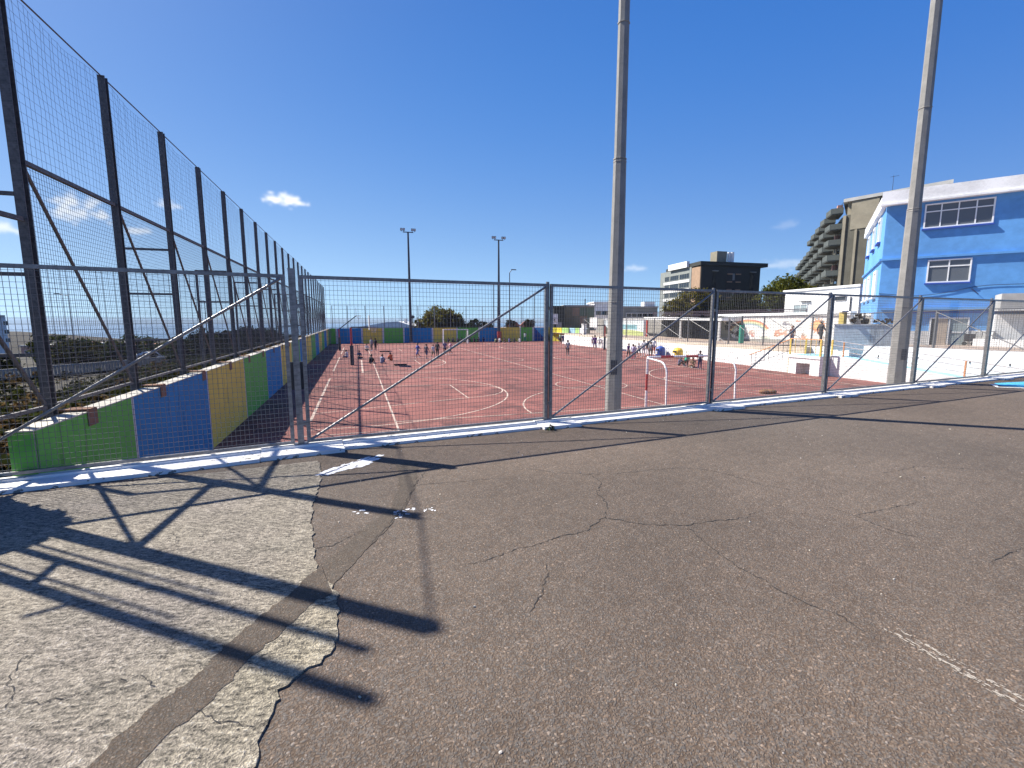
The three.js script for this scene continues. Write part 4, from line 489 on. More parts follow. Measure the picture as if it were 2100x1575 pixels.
  const m2 = thing('landscape_mural_wall', 'farther white wall with a faded green and teal landscape mural', 'wall', P(38.5, -0.1, 50)); part(m2, 'wall_body', extrudeTS([[45.5, -0.3], [56, -0.3], [56, 2.0], [45.5, 2.0]], 38.62, 38.9), M.white); const f2 = new THREE.PlaneGeometry(10.4, 2.0).applyMatrix4(mm); { const q = P(38.6, 0.85, 50.75); f2.translate(q.x, q.y, q.z); } f2.userData.keepUv = true; part(m2, 'mural_face', f2, mat(0.85, 0.85, 0.85, 0.8, { map: t2 })); part(m2, 'coping', extrudeTS([[45.4, 2.0], [56.1, 2.0], [56.1, 2.15], [45.4, 2.15]], 38.5, 39), M.white);
  // purple railing on the upper terrace
  const pr = thing('purple_railing', 'dark purple railing with slats above the mural wall', 'railing', P(44, 2.2, 35)); for (let i = 0; i < 9; i++) part(pr, 'post', post(P(43, 0, 26 + i * 3), 0.07, 0.07, 2.15, 3.0), M.purple); for (const y of [2.42, 2.6, 2.78, 2.95]) part(pr, 'slat', bar(P(43, y, 26), P(43, y, 50), 0.03, 0.08), M.purple);
  // pieces in front of the school
  const lw = thing('grey_blue_low_wall', 'low grey blue planter wall left of the school building', 'wall', [21.8, 0.3, -29.4]); part(lw, 'wall_body', prism([[20.2, -30.3], [23.35, -28.4], [23.6, -28.75], [20.45, -30.65]], 0.1, 1.66), M.greyBlue); part(lw, 'coping', prism([[20.15, -30.28], [23.38, -28.33], [23.65, -28.78], [20.4, -30.7]], 1.66, 1.72), M.offWhite);
  const oc = thing('ochre_column', 'ochre yellow column left of the low planter wall', 'column', [21.3, 0.3, -31.0]); part(oc, 'shaft', post(V3(21.15, 0, -31.0), 0.3, 0.3, 0.1, 2.45), M.ochre); part(oc, 'capital', box(V3(21.15, 2.5, -31.0), 0.4, 0.1, 0.4), M.offWhite);
  const wb = thing('white_box', 'white metal cabinet standing beside the ochre column', 'cabinet', [21.6, 0.3, -30.5]); part(wb, 'body', box(V3(21.45, 0.95, -30.75), 0.5, 1.0, 0.35, 0.5), M.white); part(wb, 'door', box(V3(21.37, 0.98, -30.55), 0.42, 0.88, 0.02, 0.5), M.frame);
}

// ---------- buildings ----------
function face(A, B, inward) { const a = V3(A[0], 0, A[1]), b = V3(B[0], 0, B[1]), d = b.clone().sub(a), L = d.length(); d.normalize(); const n = V3(d.z, 0, -d.x); if (n.dot(V3(-a.x, 0, -a.z)) < 0) n.negate(); return { a, d, n, L, at: (k, y, o = 0) => a.clone().addScaledVector(d, k).addScaledVector(n, o).setY(y) }; }
function slab(F, k0, k1, y0, y1, o0, o1) { const p = [F.at(k0, 0, o0), F.at(k1, 0, o0), F.at(k1, 0, o1), F.at(k0, 0, o1)]; return prism(p, y0, y1); }
function windowOn(parent, F, k, y, w, h, cols, rows, o = {}) { // frame proud of the wall, panes set back inside it
  const fw = o.fw || 0.07, dp = o.depth || 0.10, fm = o.frame || M.frame, gm = o.glass || M.glass; const W = part(parent, 'window', [slab(F, k, k + w, y, y + fw, 0.004, dp), slab(F, k, k + w, y + h - fw, y + h, 0.004, dp), slab(F, k, k + fw, y + fw, y + h - fw, 0.004, dp), slab(F, k + w - fw, k + w, y + fw, y + h - fw, 0.004, dp)], fm);
  const split = o.split || null, hs = split ? [h * (1 - split), h * split] : Array.from({ length: rows }, () => h / rows); let yy = y;
  for (let r = 0; r < hs.length; r++) { for (let c = 0; c < cols; c++) { const kk = k + w * c / cols, ww = w / cols, m = fw * 0.4; part(W, 'pane', slab(F, kk + (c ? m : fw), kk + ww - (c < cols - 1 ? m : fw), yy + (r ? m : fw), yy + hs[r] - (r < hs.length - 1 ? m : fw), 0.004, 0.02 + 0.004 * ((c + r) % 2)), o.glass2 && (c + r) % 2 ? o.glass2 : gm); if (c) part(W, 'mullion', slab(F, kk - m, kk + m, yy + (r ? m : fw), yy + hs[r] - (r < hs.length - 1 ? m : fw), 0.004, dp * 0.7), fm); } yy += hs[r]; if (r < hs.length - 1) part(W, 'transom', slab(F, k + fw, k + w - fw, yy - fw * 0.4, yy + fw * 0.4, 0.004, dp * 0.75), fm); }
  if (o.sill) part(W, 'sill', slab(F, k - 0.06, k + w + 0.06, y - 0.1, y - 0.002, 0.003, dp + 0.08), o.sillMat || fm); return W;
}
{ // the blue school
  const A = [25.1, -33.4], B = [40.7, -20.99], L = [33.5, -46.7], D = [49.1, -34.3]; const b = thing('blue_school', 'bright blue three storey school building with a white parapet, right', 'building', [25.1, 0, -33.4]);
  part(b, 'wall', prism([A, B, D, L], -0.5, 9.6), M.schoolBlue); const F = face(A, B), S = face(A, L);
  const par = (o) => { const c = [F.at(-0.05, 0, o), F.at(F.L, 0, o), V3(D[0], 0, D[1]), V3(L[0], 0, L[1])]; return c; };
  part(b, 'parapet', slab(F, -0.3, F.L, 9.56, 10.36, -0.25, 0.38), M.white); part(b, 'cornice', slab(F, -0.34, F.L, 9.48, 9.60, -0.25, 0.46), M.white); part(b, 'parapet', slab(S, 0.55, S.L, 9.56, 9.95, -0.25, 0.25), M.white); for (let i = 0; i < 22; i++) part(b, 'parapet_block', slab(S, 0.7 + i * 0.69, 1.05 + i * 0.69, 9.952, 10.36, -0.1, 0.24), M.white);
  part(b, 'floor_band', slab(F, -0.05, F.L, 5.93, 6.07, -0.1, 0.16), M.schoolBlue); part(b, 'floor_band', slab(S, 0.1, S.L, 5.93, 6.07, -0.1, 0.14), M.schoolBlue); part(b, 'floor_band', slab(F, 0.2, F.L, 2.62, 2.78, -0.1, 0.3), M.schoolBlue); part(b, 'floor_band', slab(F, 1.6, F.L, 2.40, 2.5, -0.1, 0.12), M.schoolDark);
  windowOn(b, F, 1.95, 7.80, 3.25, 1.52, 4, 2, { split: 0.32, sill: true, sillMat: M.schoolDark, fw: 0.08, depth: 0.08, glass: M.schoolGlass }); windowOn(b, F, 2.38, 4.34, 2.1, 1.46, 2, 2, { split: 0.3, sill: true, sillMat: M.schoolDark, fw: 0.08, depth: 0.08, glass: M.schoolGlass }); windowOn(b, F, 7.4, 7.80, 3.25, 1.52, 4, 2, { split: 0.32, sill: true, fw: 0.08, depth: 0.08 }); windowOn(b, F, 7.6, 4.34, 2.1, 1.46, 2, 2, { split: 0.3, sill: true, fw: 0.08, depth: 0.08 });
  for (const k of [2.4, 6.6, 11.2]) windowOn(b, S, k, 7.5, 1.7, 1.7, 1, 1, { sill: true, fw: 0.14, depth: 0.12, glass: M.lightGlass, sillMat: M.schoolDark }); for (const k of [2.0, 7.0, 11.0]) { windowOn(b, S, k, 3.6, 2.2, 1.9, 2, 1, { sill: true, fw: 0.16, depth: 0.12, glass: M.white }); }
  windowOn(b, S, 2, 0.6, 9.5, 1.9, 4, 1, { fw: 0.2, depth: 0.15, glass: M.lightGlass });
  // ground floor doors
  const dr = part(b, 'door', [slab(F, 2.8, 2.88, 0.3, 2.12, 0.004, 0.1), slab(F, 3.72, 3.8, 0.3, 2.12, 0.004, 0.1), slab(F, 4.62, 4.7, 0.3, 2.12, 0.004, 0.1), slab(F, 2.88, 4.62, 2.04, 2.12, 0.004, 0.1)], M.frame); part(dr, 'door_leaf', slab(F, 2.9, 3.2, 0.3, 2.03, 0.004, 0.04), M.glass); part(dr, 'door_leaf', slab(F, 3.22, 3.7, 0.3, 2.03, 0.004, 0.05), M.tan); part(dr, 'door_leaf', slab(F, 3.82, 4.6, 0.3, 2.03, 0.004, 0.05), M.lightGlass); part(dr, 'handle', slab(F, 3.86, 3.9, 1.1, 1.3, 0.05, 0.1), M.darkMetal); part(dr, 'crossbar', slab(F, 3.82, 4.6, 1.15, 1.22, 0.052, 0.08), M.frame);
  part(b, 'plinth', slab(F, 0.25, 2.78, 0.2, 1.25, 0.003, 0.05), M.offWhite); part(b, 'plinth', slab(F, 4.72, 12, 0.2, 1.3, 0.003, 0.05), M.offWhite);
  part(b, 'porch_roof', slab(F, 5.7, 11, 2.6, 3.46, 0.1, 2.6), M.roofGrey); part(b, 'porch_wall', slab(F, 5.75, 9.5, 0.3, 2.3, 0.06, 0.9), M.white); part(b, 'porch_edge', slab(F, 5.65, 11, 2.5, 2.598, 0.12, 2.66), M.offWhite);
  part(b, 'wall_cable', pipe([F.at(0, 3.75, 0.03), F.at(2, 3.55, 0.05), F.at(3.4, 3.7, 0.05), F.at(5, 4.05, 0.05), F.at(7, 4.1, 0.05), F.at(9, 4.15, 0.05)], 0.018, 40, 5), M.cable); part(b, 'wall_bracket', rod(F.at(4.6, 3.9, 0.04), F.at(4.95, 3.55, 0.12), 0.03, 0.02, 5), M.cable);
  const fl = thing('entrance_parapet', 'white sloping parapet and steps before the school porch', 'parapet', F.at(6, 0.3, 3).toArray()); part(fl, 'sloping_wall', prism([F.at(4.9, 0, 1.6), F.at(8.5, 0, 3.6), F.at(8.4, 0, 3.8), F.at(4.8, 0, 1.8)], 0.2, 0.85), M.white); part(fl, 'ramp_slab', prism([F.at(5.2, 0, 1.4), F.at(8.8, 0, 3.4), F.at(10, 0, 1.4), F.at(6.4, 0, 0.9)], 0.2, 0.6), M.roofGrey);
  const tb = thing('small_round_table', 'small round metal table by the school entrance', 'table', F.at(5.3, 0.4, 1.2).toArray()); { const c = F.at(5.4, 0, 1.2); part(tb, 'table_top', new THREE.CylinderGeometry(0.45, 0.45, 0.04, 20).translate(c.x, 1.3, c.z), M.offWhite); for (let i = 0; i < 3; i++) { const a = i * 2.1; part(tb, 'leg', rod(V3(c.x + 0.25 * Math.cos(a), 0.4, c.z + 0.25 * Math.sin(a)), V3(c.x + 0.15 * Math.cos(a), 1.28, c.z + 0.15 * Math.sin(a)), 0.02, 0.02, 5), M.galv); } }
  const pc = thing('push_cart', 'dark folding cart with a handle beside the school doors', 'cart', F.at(4.9, 0.4, 0.7).toArray()); part(pc, 'basket', slab(F, 4.5, 5.0, 0.65, 1.1, 0.4, 0.8), M.nearBlack); part(pc, 'handle', rod(F.at(4.95, 1.05, 0.75), F.at(5.15, 1.45, 0.85), 0.02), M.galv); for (const k of [4.55, 4.95]) part(pc, 'wheel', rod(F.at(k, 0.5, 0.42), F.at(k, 0.5, 0.5), 0.12, 0.12, 12), M.tyre);
}
{ // white annex behind the school
  const b = thing('white_annex', 'plain white low building left of the blue school', 'building', [33, 0, -53]); const A = [32.5, -58], B = [33.9, -47.6]; part(b, 'wall', prism([A, B, [42, -47.6], [42, -58]], -0.2, 5.2), M.white); const F = face(A, B); part(b, 'roof_edge', prism([[32.3, -58.2], [33.75, -47.4], [42.2, -47.4], [42.2, -58.2]], 5.2, 5.4), M.white); windowOn(b, F, 1.6, 2.6, 2.2, 1.1, 2, 1, { glass: M.lightGlass, fw: 0.08 }); windowOn(b, F, 7.6, 3.9, 1.4, 0.45, 1, 1, { glass: M.glass, frame: M.reveal, fw: 0.05 }); part(b, 'down_pipe', rod(F.at(9.6, 0, 0.08), F.at(9.6, 4.2, 0.08), 0.06), M.darkMetal); part(b, 'lamp_arm', slab(F, 2.7, 4.2, 3.98, 4.05, 0.02, 0.3), M.darkMetal);
}
{ // apartment tower with stacked balconies
  const b = thing('apartment_tower', 'tall dark apartment tower with rows of angular balconies behind the school', 'building', [63.3, 0, -95]); const A = [63.3, -95], B = [106, -180], C = [71.2, -83]; const F = face(A, B), S = face(A, C);
  part(b, 'wall', prism([A, C, [112, -168], B], -3, 21.6), M.towerWall); part(b, 'top_storey', prism([[64, -95.2], C, [81, -95], [71.5, -105]], 21.62, 24.0), M.towerLight); part(b, 'roof_slab', prism([[62.9, -94.9], [71.8, -81.8], [82, -95], [71, -106]], 24.02, 24.6), M.roofGrey);
  part(b, 'light_wall_panel', slab(S, 1.2, 5.6, 18.8, 23.9, 0.003, 0.12), M.towerLight); part(b, 'light_pilaster', slab(S, 0.0, 0.5, -3, 21.5, 0.003, 0.3), M.towerLight); part(b, 'light_pilaster', slab(S, 2.1, 2.5, -3, 18.7, 0.003, 0.25), M.towerLight); windowOn(b, S, 6.2, 21.9, 2.6, 1.9, 3, 1, { fw: 0.1 }); windowOn(b, S, 9.6, 21.9, 2.6, 1.9, 3, 1, { fw: 0.1 }); part(b, 'roof_terrace_rail', slab(S, 5.8, 16, 20.4, 21.5, 0.003, 1.2), M.towerBalc);
  for (let f = 0; f < 9; f++) for (let c = 0; c < (f === 8 ? 5 : 9); c++) { // each balcony: angular parapet, shaded door behind
    const k = 1.2 + c * 10.2, y = -1.4 + f * 2.95; const p = [F.at(k, 0, 0.003), F.at(k + 0.6, 0, 1.9), F.at(k + 4.6, 0, 2.3), F.at(k + 6.2, 0, 1.2), F.at(k + 6.2, 0, 0.003)]; const bal = part(b, 'balcony', [prism(p, y, y + 0.22), ...[[0, 1], [1, 2], [2, 3]].map(([i, j]) => bar(p[i].clone().setY(y + 0.66), p[j].clone().setY(y + 0.66), 0.14, 1.0))], M.towerBalc); part(bal, 'balcony_door', slab(F, k + 1.2, k + 4.4, y + 0.24, y + 2.4, 0.005, 0.03), M.glass); if ((f + c) % 2 === 0) part(bal, 'side_wall', slab(F, k + 4.5, k + 5.9, y + 0.24, y + 2.5, 0.005, 0.5), M.pinkWall); part(bal, 'planter_box', prism([F.at(k + 6.4, 0, 0.003), F.at(k + 6.6, 0, 1.5), F.at(k + 9.4, 0, 1.5), F.at(k + 9.8, 0, 0.003)], y + 0.9, y + 1.9), M.towerBalc); }
  part(b, 'roof_antenna', [rod(V3(72, 24.7, -95), V3(72, 29, -95), 0.05, 0.03, 5), bar(V3(71.4, 28.6, -95), V3(73, 28.9, -95), 0.05, 0.05)], M.darkMetal);
}
{ // dark block of flats in the middle distance
  const b = thing('dark_office_block', 'dark grey multi storey block with pale banded windows on its left side', 'building', [64.8, 0, -168]); const A = [64.8, -168], B = [60.2, -198], C = [88.5, -175]; const F = face(A, B), S = face(A, C);
  part(b, 'wall', prism([A, C, [84, -205], B], -6, 20.4), M.darkBld); part(b, 'roof_slab', prism([[64.2, -167.4], [91, -174.8], [86, -207], [61.5, -196]], 20.42, 21.7), M.darkBld); part(b, 'side_cladding', slab(F, 6.2, F.L, -6, 20.4, 0.003, 0.25), M.greyBld); part(b, 'tan_corner', slab(F, 0.3, 6, -6, 20, 0.003, 0.2), M.tanBld); part(b, 'roof_light_edge', slab(F, 8, 22, 20.5, 22.6, 0.1, 1.2), M.white);
  for (let f = 0; f < 6; f++) for (const [k, w] of [[7.5, 7], [15.3, 6.5], [22.6, 3.6]]) windowOn(b, { ...F, at: (q, y, o = 0) => F.at(q, y, o + 0.25) }, k, 16.6 - f * 3.15, w, 1.9, 4, 1, { frame: M.greyBld, fw: 0.12 }); for (let f = 0; f < 6; f++) part(b, 'light_band', slab(F, 7, 27, 15.3 - f * 3.15, 16.3 - f * 3.15, 0.254, 0.45), M.offWhite);
  part(b, 'central_recess', slab(S, 10.4, 16.5, -6, 19.6, 0.003, 0.05), M.blackMetal); for (let f = 0; f < 6; f++) { for (const k of [10.6, 14.2]) part(b, 'stair_slat', slab(S, k, k + 2.0, 4 + f * 2.7, 4.4 + f * 2.7, 0.055, 0.4), M.tanBld); } for (let f = 0; f < 3; f++) part(b, 'stair_light', slab(S, 12.9, 13.8, 3.6 + f * 6, 5.9 + f * 6, 0.055, 0.12), M.greyBld); for (const k of [4.6, 20.5]) { part(b, 'recessed_window', slab(S, k, k + 1.6, 6, 18, 0.003, 0.03), M.glass); part(b, 'window_canopy', slab(S, k - 0.3, k + 1.9, 18.4, 18.7, 0.003, 0.8), M.greyBld); }
  part(b, 'roof_housing', prism([[71.5, -172], [75.5, -173.2], [74.8, -177], [70.8, -176]], 21.7, 25.6), M.towerLight); for (const x of [76.4, 77.6]) part(b, 'water_tank', rod(V3(x, 21.7, -173.6), V3(x, 25.4, -173.6), 0.55, 0.55, 12), M.white);
}
{ // low buildings beyond the far right corner
  const q = (name, label, foot, y1, m, roof, wins) => { const b = thing(name, label, 'building', [foot[0][0], -2, foot[0][1]]); part(b, 'wall', prism(foot, -4, y1), m); part(b, 'roof_edge', prism(foot.map(([x, z], i) => [x + (i === 0 || i === 3 ? -0.2 : 0.2), z + (i < 2 ? 0.2 : -0.2)]), y1 + 0.002, y1 + 0.28), roof); const F = face(foot[0], foot[1]); wins(b, F); };
  q('dark_green_shed', 'dark green shed left of the brown facade', [[7.7, -90], [9.75, -90], [9.75, -97], [7.7, -97]], 4.2, M.darkBld, M.darkBld, (b, F) => part(b, 'door', slab(F, 0.5, 1.5, -1, 1.5, 0.003, 0.06), M.reveal));
  q('brown_facade_building', 'brown and olive panelled building beyond the bright corner wall', [[10.2, -95], [16.1, -95], [16.1, -104], [10.2, -104]], 4.5, M.brownBld, M.roofGrey, (b, F) => { for (let i = 0; i < 4; i++) for (let j = 0; j < 3; j++) part(b, 'facade_panel', slab(F, 0.15 + i * 1.45, 1.5 + i * 1.45, -0.6 + j * 1.65, 0.95 + j * 1.65, 0.003, 0.06), (i + j) % 3 === 0 ? M.tanBld : (i >= 2 ? M.oliveGlass : M.brownBld)); });
  q('white_banded_building', 'white building with horizontal bands, left of the thick lamp pole', [[18.6, -110], [24.5, -110], [24.5, -120], [18.6, -120]], 5.7, M.white, M.white, (b, F) => { for (let j = 0; j < 2; j++) windowOn(b, F, 0.3, 0.6 + j * 2.3, 5.2, 1.1, 4, 1, { fw: 0.1 }); });
  q('grey_banded_building', 'low grey building with a dark window band right of the thick lamp pole', [[22.9, -100], [29.9, -100], [29.9, -110], [22.9, -110]], 4.4, M.greyBld, M.roofGrey, (b, F) => { windowOn(b, F, 0.6, 2.4, 5.6, 0.9, 5, 1, { fw: 0.08 }); windowOn(b, F, 0.6, 0.2, 5.6, 1.1, 5, 1, { fw: 0.08 }); part(b, 'roof_housing', slab(F, 4.4, 6.6, 4.68, 5.6, -3, -0.5), M.white); });
  const wr = thing('white_gabled_roof', 'white shallow gabled roof beyond the blue far wall block', 'building', [-27, -3, -101]); part(wr, 'wall', prism([[-32, -100], [-21, -100], [-21, -108], [-32, -108]], -4, 0.3), M.offWhite); { const g = new THREE.ExtrudeGeometry(new THREE.Shape([new THREE.Vector2(-32.4, 0.3), new THREE.Vector2(-20.6, 0.3), new THREE.Vector2(-20.6, 0.7), new THREE.Vector2(-23.5, 1.55), new THREE.Vector2(-26, 1.4)]), { depth: 9, bevelEnabled: false }); g.translate(0, 0.01, -109); part(wr, 'roof', g, M.white); } part(wr, 'chimney', box(V3(-22.6, 1.6, -103), 0.6, 1.0, 0.6), M.offWhite);
  for (const [x, w, lab] of [[-1.2, 2.9, 'left'], [2.0, 3.0, 'right']]) { const r = thing('red_roofed_house', lab + ' one of two houses with pale red roofs beyond the far wall', 'building', [x, -3, -110], 'red roofed houses beyond the far wall'); part(r, 'wall', prism([[x, -110], [x + w, -110], [x + w, -116], [x, -116]], -4, 0.5), M.pinkWall); const g = new THREE.ExtrudeGeometry(new THREE.Shape([new THREE.Vector2(x - 0.3, 0.5), new THREE.Vector2(x + w + 0.3, 0.5), new THREE.Vector2(x + w * 0.75, 1.5), new THREE.Vector2(x + w * 0.25, 1.5)]), { depth: 6.6, bevelEnabled: false }); g.translate(0, 0.01, -116.3); part(r, 'roof', g, M.roofRed); }
  const lb = thing('distant_blue_grey_block', 'distant blue grey apartment block at the left edge', 'building', [-168, -10, -160]); part(lb, 'wall', prism([[-186, -160], [-167.2, -160], [-181, -172], [-190, -172]], -30, 3.0), M.greyBlue); part(lb, 'roof_edge', prism([[-186.3, -159.8], [-167.0, -159.8], [-181, -172], [-190.3, -172]], 3.01, 3.4), M.roofGrey); { const F = face([-176, -160], [-167.2, -160]); for (let j = 0; j < 3; j++) for (let i = 0; i < 3; i++) windowOn(lb, F, 2.0 + i * 2.9, -5.6 + j * 2.8, 1.7, 1.5, 2, 1, { fw: 0.1 }); }
  const lr = rng(71); for (let i = 0; i < 7; i++) { const x = -118 + i * 7.5 + lr() * 3, z = -112 - 8 * lr(), h = -3.6 - 1.2 * lr(); const t = thing('hillside_house', ['reddish', 'cream', 'brown', 'pale pink', 'tan', 'grey', 'ochre'][i] + ' small house on the slope beyond the road, number ' + ['one', 'two', 'three', 'four', 'five', 'six', 'seven'][i] + ' from the left', 'building', [x, -9, z], 'houses beyond the road'); part(t, 'wall', prism([[x, z], [x + 5, z], [x + 5, z - 5], [x, z - 5]], -14, h), [M.pinkWall, M.coping, M.brownBld, M.pinkWall, M.tan, M.greyBld, M.ochre][i]); part(t, 'roof', prism([[x - 0.3, z + 0.3], [x + 5.3, z + 0.3], [x + 5.3, z - 5.3], [x - 0.3, z - 5.3]], h + 0.01, h + 0.3), i % 2 ? M.roofRed : M.roofGrey); const F = face([x, z], [x + 5, z]); for (const k of [0.8, 3.0]) windowOn(t, F, k, h - 2.2, 1.1, 1.2, 1, 1, { fw: 0.08 }); }
}

// ---------- trees and shrubs ----------
function leaves(blobs, count, size, seed, base, vary = 0.35, hue = 0.25) {
  const R = rng(seed), pos = [], nor = [], col = []; const a = V3(), b = V3(), n = V3(), vol = blobs.map((q) => q[3] * q[4] * q[5]), tot = vol.reduce((x, y) => x + y, 0);
  blobs.forEach((q, bi) => {
    const N = Math.round(count * vol[bi] / tot), clumps = Math.max(6, Math.round(N / 34)); const cl = [];
    for (let i = 0; i < clumps; i++) { const u = R() * 2 - 1, ph = R() * 6.283, s = Math.sqrt(1 - u * u), r = 0.55 + 0.5 * Math.pow(R(), 0.6); cl.push([q[0] + q[3] * r * s * Math.cos(ph), q[1] + q[4] * r * u, q[2] + q[5] * r * s * Math.sin(ph), 0.75 + 0.5 * R()]); }
    for (let i = 0; i < N; i++) {
      const c = cl[Math.floor(R() * clumps)], sp = 0.30 * Math.min(q[3], q[4], q[5]) * c[3]; const g = () => (R() + R() + R() - 1.5) * 1.1; const x = c[0] + g() * sp, y = c[1] + g() * sp * 0.7, z = c[2] + g() * sp; const L = size * (0.6 + 0.8 * R());
      a.set(R() - 0.5, R() - 0.5, R() - 0.5).normalize(); b.set(R() - 0.5, R() - 0.5, R() - 0.5).cross(a).normalize(); n.crossVectors(a, b); const w = L * 0.55; const A = [x - a.x * L, y - a.y * L, z - a.z * L], B = [x + b.x * w, y + b.y * w, z + b.z * w], C = [x + a.x * L, y + a.y * L, z + a.z * L], D = [x - b.x * w, y - b.y * w, z - b.z * w];
      const k = 1 + vary * (R() - 0.5) * 2, h = 1 + hue * (R() - 0.5); const cr = base[0] * k * h, cg = base[1] * k, cb = base[2] * k / h; for (const p of [A, B, C, A, C, D]) { pos.push(...p); nor.push(n.x, n.y, n.z); col.push(cr, cg, cb); }
    }
  });
  const g = new THREE.BufferGeometry(); g.setAttribute('position', new THREE.Float32BufferAttribute(pos, 3)); g.setAttribute('normal', new THREE.Float32BufferAttribute(nor, 3)); g.setAttribute('color', new THREE.Float32BufferAttribute(col, 3)); return g;
}
function tree(name, label, x, y0, z, blobs, count, size, seed, col, group, tr = 0.25) {
  const t = thing(name, label, 'tree', [x, y0, z], group); const R = rng(seed + 5), top = V3(x, blobs[0][1] - blobs[0][4] * 0.2, z); const tk = [rod(V3(x, y0, z), top, tr, tr * 0.6, 9)]; for (const q of blobs.slice(0, 6)) tk.push(rod(top.clone().lerp(V3(x, y0, z), 0.25 * R()), V3(q[0], q[1], q[2]), tr * 0.3, tr * 0.08, 6)); part(t, 'trunk', tk, M.bark); part(t, 'crown', leaves(blobs, count * 2.6, size * 1.2, seed, col), M.leaf); return t;
}
const LEAF_Y = [0.42, 0.39, 0.075], LEAF_G = [0.10, 0.14, 0.034], LEAF_D = [0.045, 0.066, 0.022], DRY = [0.20, 0.15, 0.08];
tree('broad_tree', 'broad yellow green tree above the yellow far wall block', -12, -3, -82, [[-12, 1.8, -82, 3.1, 2.2, 2.6], [-14.3, 0.8, -81.5, 2.2, 1.6, 2], [-9.6, 1.2, -81.6, 2.0, 1.7, 2], [-12.5, 0.2, -80.8, 3.2, 1.4, 2]], 3600, 0.17, 21, LEAF_Y);
tree('dark_round_tree', 'dark green lower trees right of the broad yellow green tree', -5.8, -3, -80, [[-5.8, 0.6, -80, 2.2, 1.3, 1.8], [-8, 0.4, -80, 1.6, 1.1, 1.6], [-3.9, 0.4, -80, 1.2, 0.9, 1.4]], 1700, 0.14, 22, LEAF_D);
tree('yellow_green_tree', 'bushy yellow green tree in front of the dark office block', 34, 0, -95, [[34.5, 4.7, -92, 3.8, 2.6, 3], [31.0, 3.6, -91.5, 2.4, 2.0, 2], [37.4, 4.5, -92, 2.4, 2.2, 2], [34, 2.8, -90.5, 4.2, 1.9, 2]], 4200, 0.18, 23, [0.44, 0.40, 0.09]);
tree('bright_tree', 'bright green tree left of the white annex, below the tower', 43, 0, -80, [[44, 6.1, -78, 3.1, 2.5, 2.6], [40.6, 4.4, -77, 2.8, 2.5, 2.2], [46.0, 5.8, -80, 1.8, 1.9, 2], [42.6, 3.0, -78, 3, 1.8, 2]], 3600, 0.18, 24, [0.38, 0.42, 0.09]);
tree('dark_tree', 'dark tree crown between the yellow green tree and the bright tree', 37.5, 0, -78, [[37.2, 3.6, -78, 2.6, 2.2, 2.2], [34.5, 3.0, -78, 2.0, 1.6, 2]], 2200, 0.16, 25, LEAF_D);
tree('tower_shrub', 'small tree at the foot of the apartment tower', 52, 0, -88, [[52, 6.8, -88, 2.4, 1.5, 2], [49.5, 6.3, -88, 1.6, 1.4, 1.6]], 1500, 0.17, 27, LEAF_Y);
[[-0.2, 0.9, -108, 1.2], [3.9, 1.3, -108, 1.15]].forEach(([x, y, z, r], i) => { const t = tree('small_round_bush', (i ? 'right' : 'left') + ' one of two small brown green trees before the red roofed houses', x, -3, z, [[x, y - 0.4, z, r, r, r]], 520, 0.13, 30 + i, [0.10, 0.085, 0.045], 'small trees beyond the far wall'); });
// growth beyond the left wall
tree('spreading_tree', 'dark spreading tree behind the tall fence, left of the gate post', -36, -4, -62, [[-33, -0.9, -62, 3.4, 1.7, 3], [-38, -1.3, -62, 3.6, 1.7, 3], [-30.5, -1.3, -61, 2.6, 1.6, 2.4], [-36, -2.4, -60, 5.2, 1.5, 2.6], [-41, -2.2, -61, 2.4, 1.3, 2]], 5200, 0.19, 41, [0.05, 0.062, 0.024]);
tree('roadside_tree', 'green tree beyond the road, left of the second tall post', -66, -5, -75, [[-66, -3.0, -75, 3.4, 1.7, 3], [-62, -3.4, -75, 3.0, 1.4, 2.6], [-69.5, -3.3, -75, 2.6, 1.5, 2.4]], 2800, 0.2, 42, LEAF_G);
[[-57, -82, 1], [-52, -90, 2], [-47, -84, 3]].forEach(([x, z, i]) => tree('roadside_tree', 'dark green tree beyond the road, ' + ['', 'left', 'middle', 'right'][i] + ' one of three behind the palms', x, -6, z, [[x, -3.6, z, 3.2, 1.9, 2.6], [x + 2.4, -4.1, z, 2.2, 1.5, 2], [x - 2.4, -4.2, z, 2.2, 1.4, 2]], 2300, 0.2, 140 + i, LEAF_D, 'trees beyond the road'));
[[112, 70], [165, 64], [222, 72], [268, 66], [312, 78], [352, 70], [402, 60], [448, 70], [500, 64], [545, 76], [588, 68], [618, 84]].forEach(([px, z], i) => { const x = (px - 1050) / 985 * z, y = -2.3 - 0.35 * (i % 3) + (i > 5 ? 0.7 : 0), R = rng(220 + i); tree('bank_tree', ['first', 'second', 'third', 'fourth', 'fifth', 'sixth', 'seventh', 'eighth', 'ninth', 'tenth', 'eleventh', 'twelfth'][i] + ' from the left in the row of trees behind the tall fence', x, -5.5, -z, [[x, y, -z, 2.4 + R(), 1.5 + 0.4 * R(), 2.2], [x + 1.8, y - 0.6, -z + 0.5, 1.8, 1.2, 1.8], [x - 1.7, y - 0.5, -z - 0.5, 1.8, 1.3, 1.8], [x, y - 1.6, -z, 3.2, 1.2, 2]], 1500, 0.16, 200 + i, [0.075 + 0.04 * R(), 0.10 + 0.03 * R(), 0.03], 'row of trees behind the tall fence'); });
tree('roadside_tree', 'green tree beyond the road at the far left', -64, -5, -58, [[-63, -3.6, -58, 2.2, 1.4, 2], [-66, -3.4, -58, 2.4, 1.5, 2]], 1700, 0.19, 43, [0.075, 0.10, 0.03]);
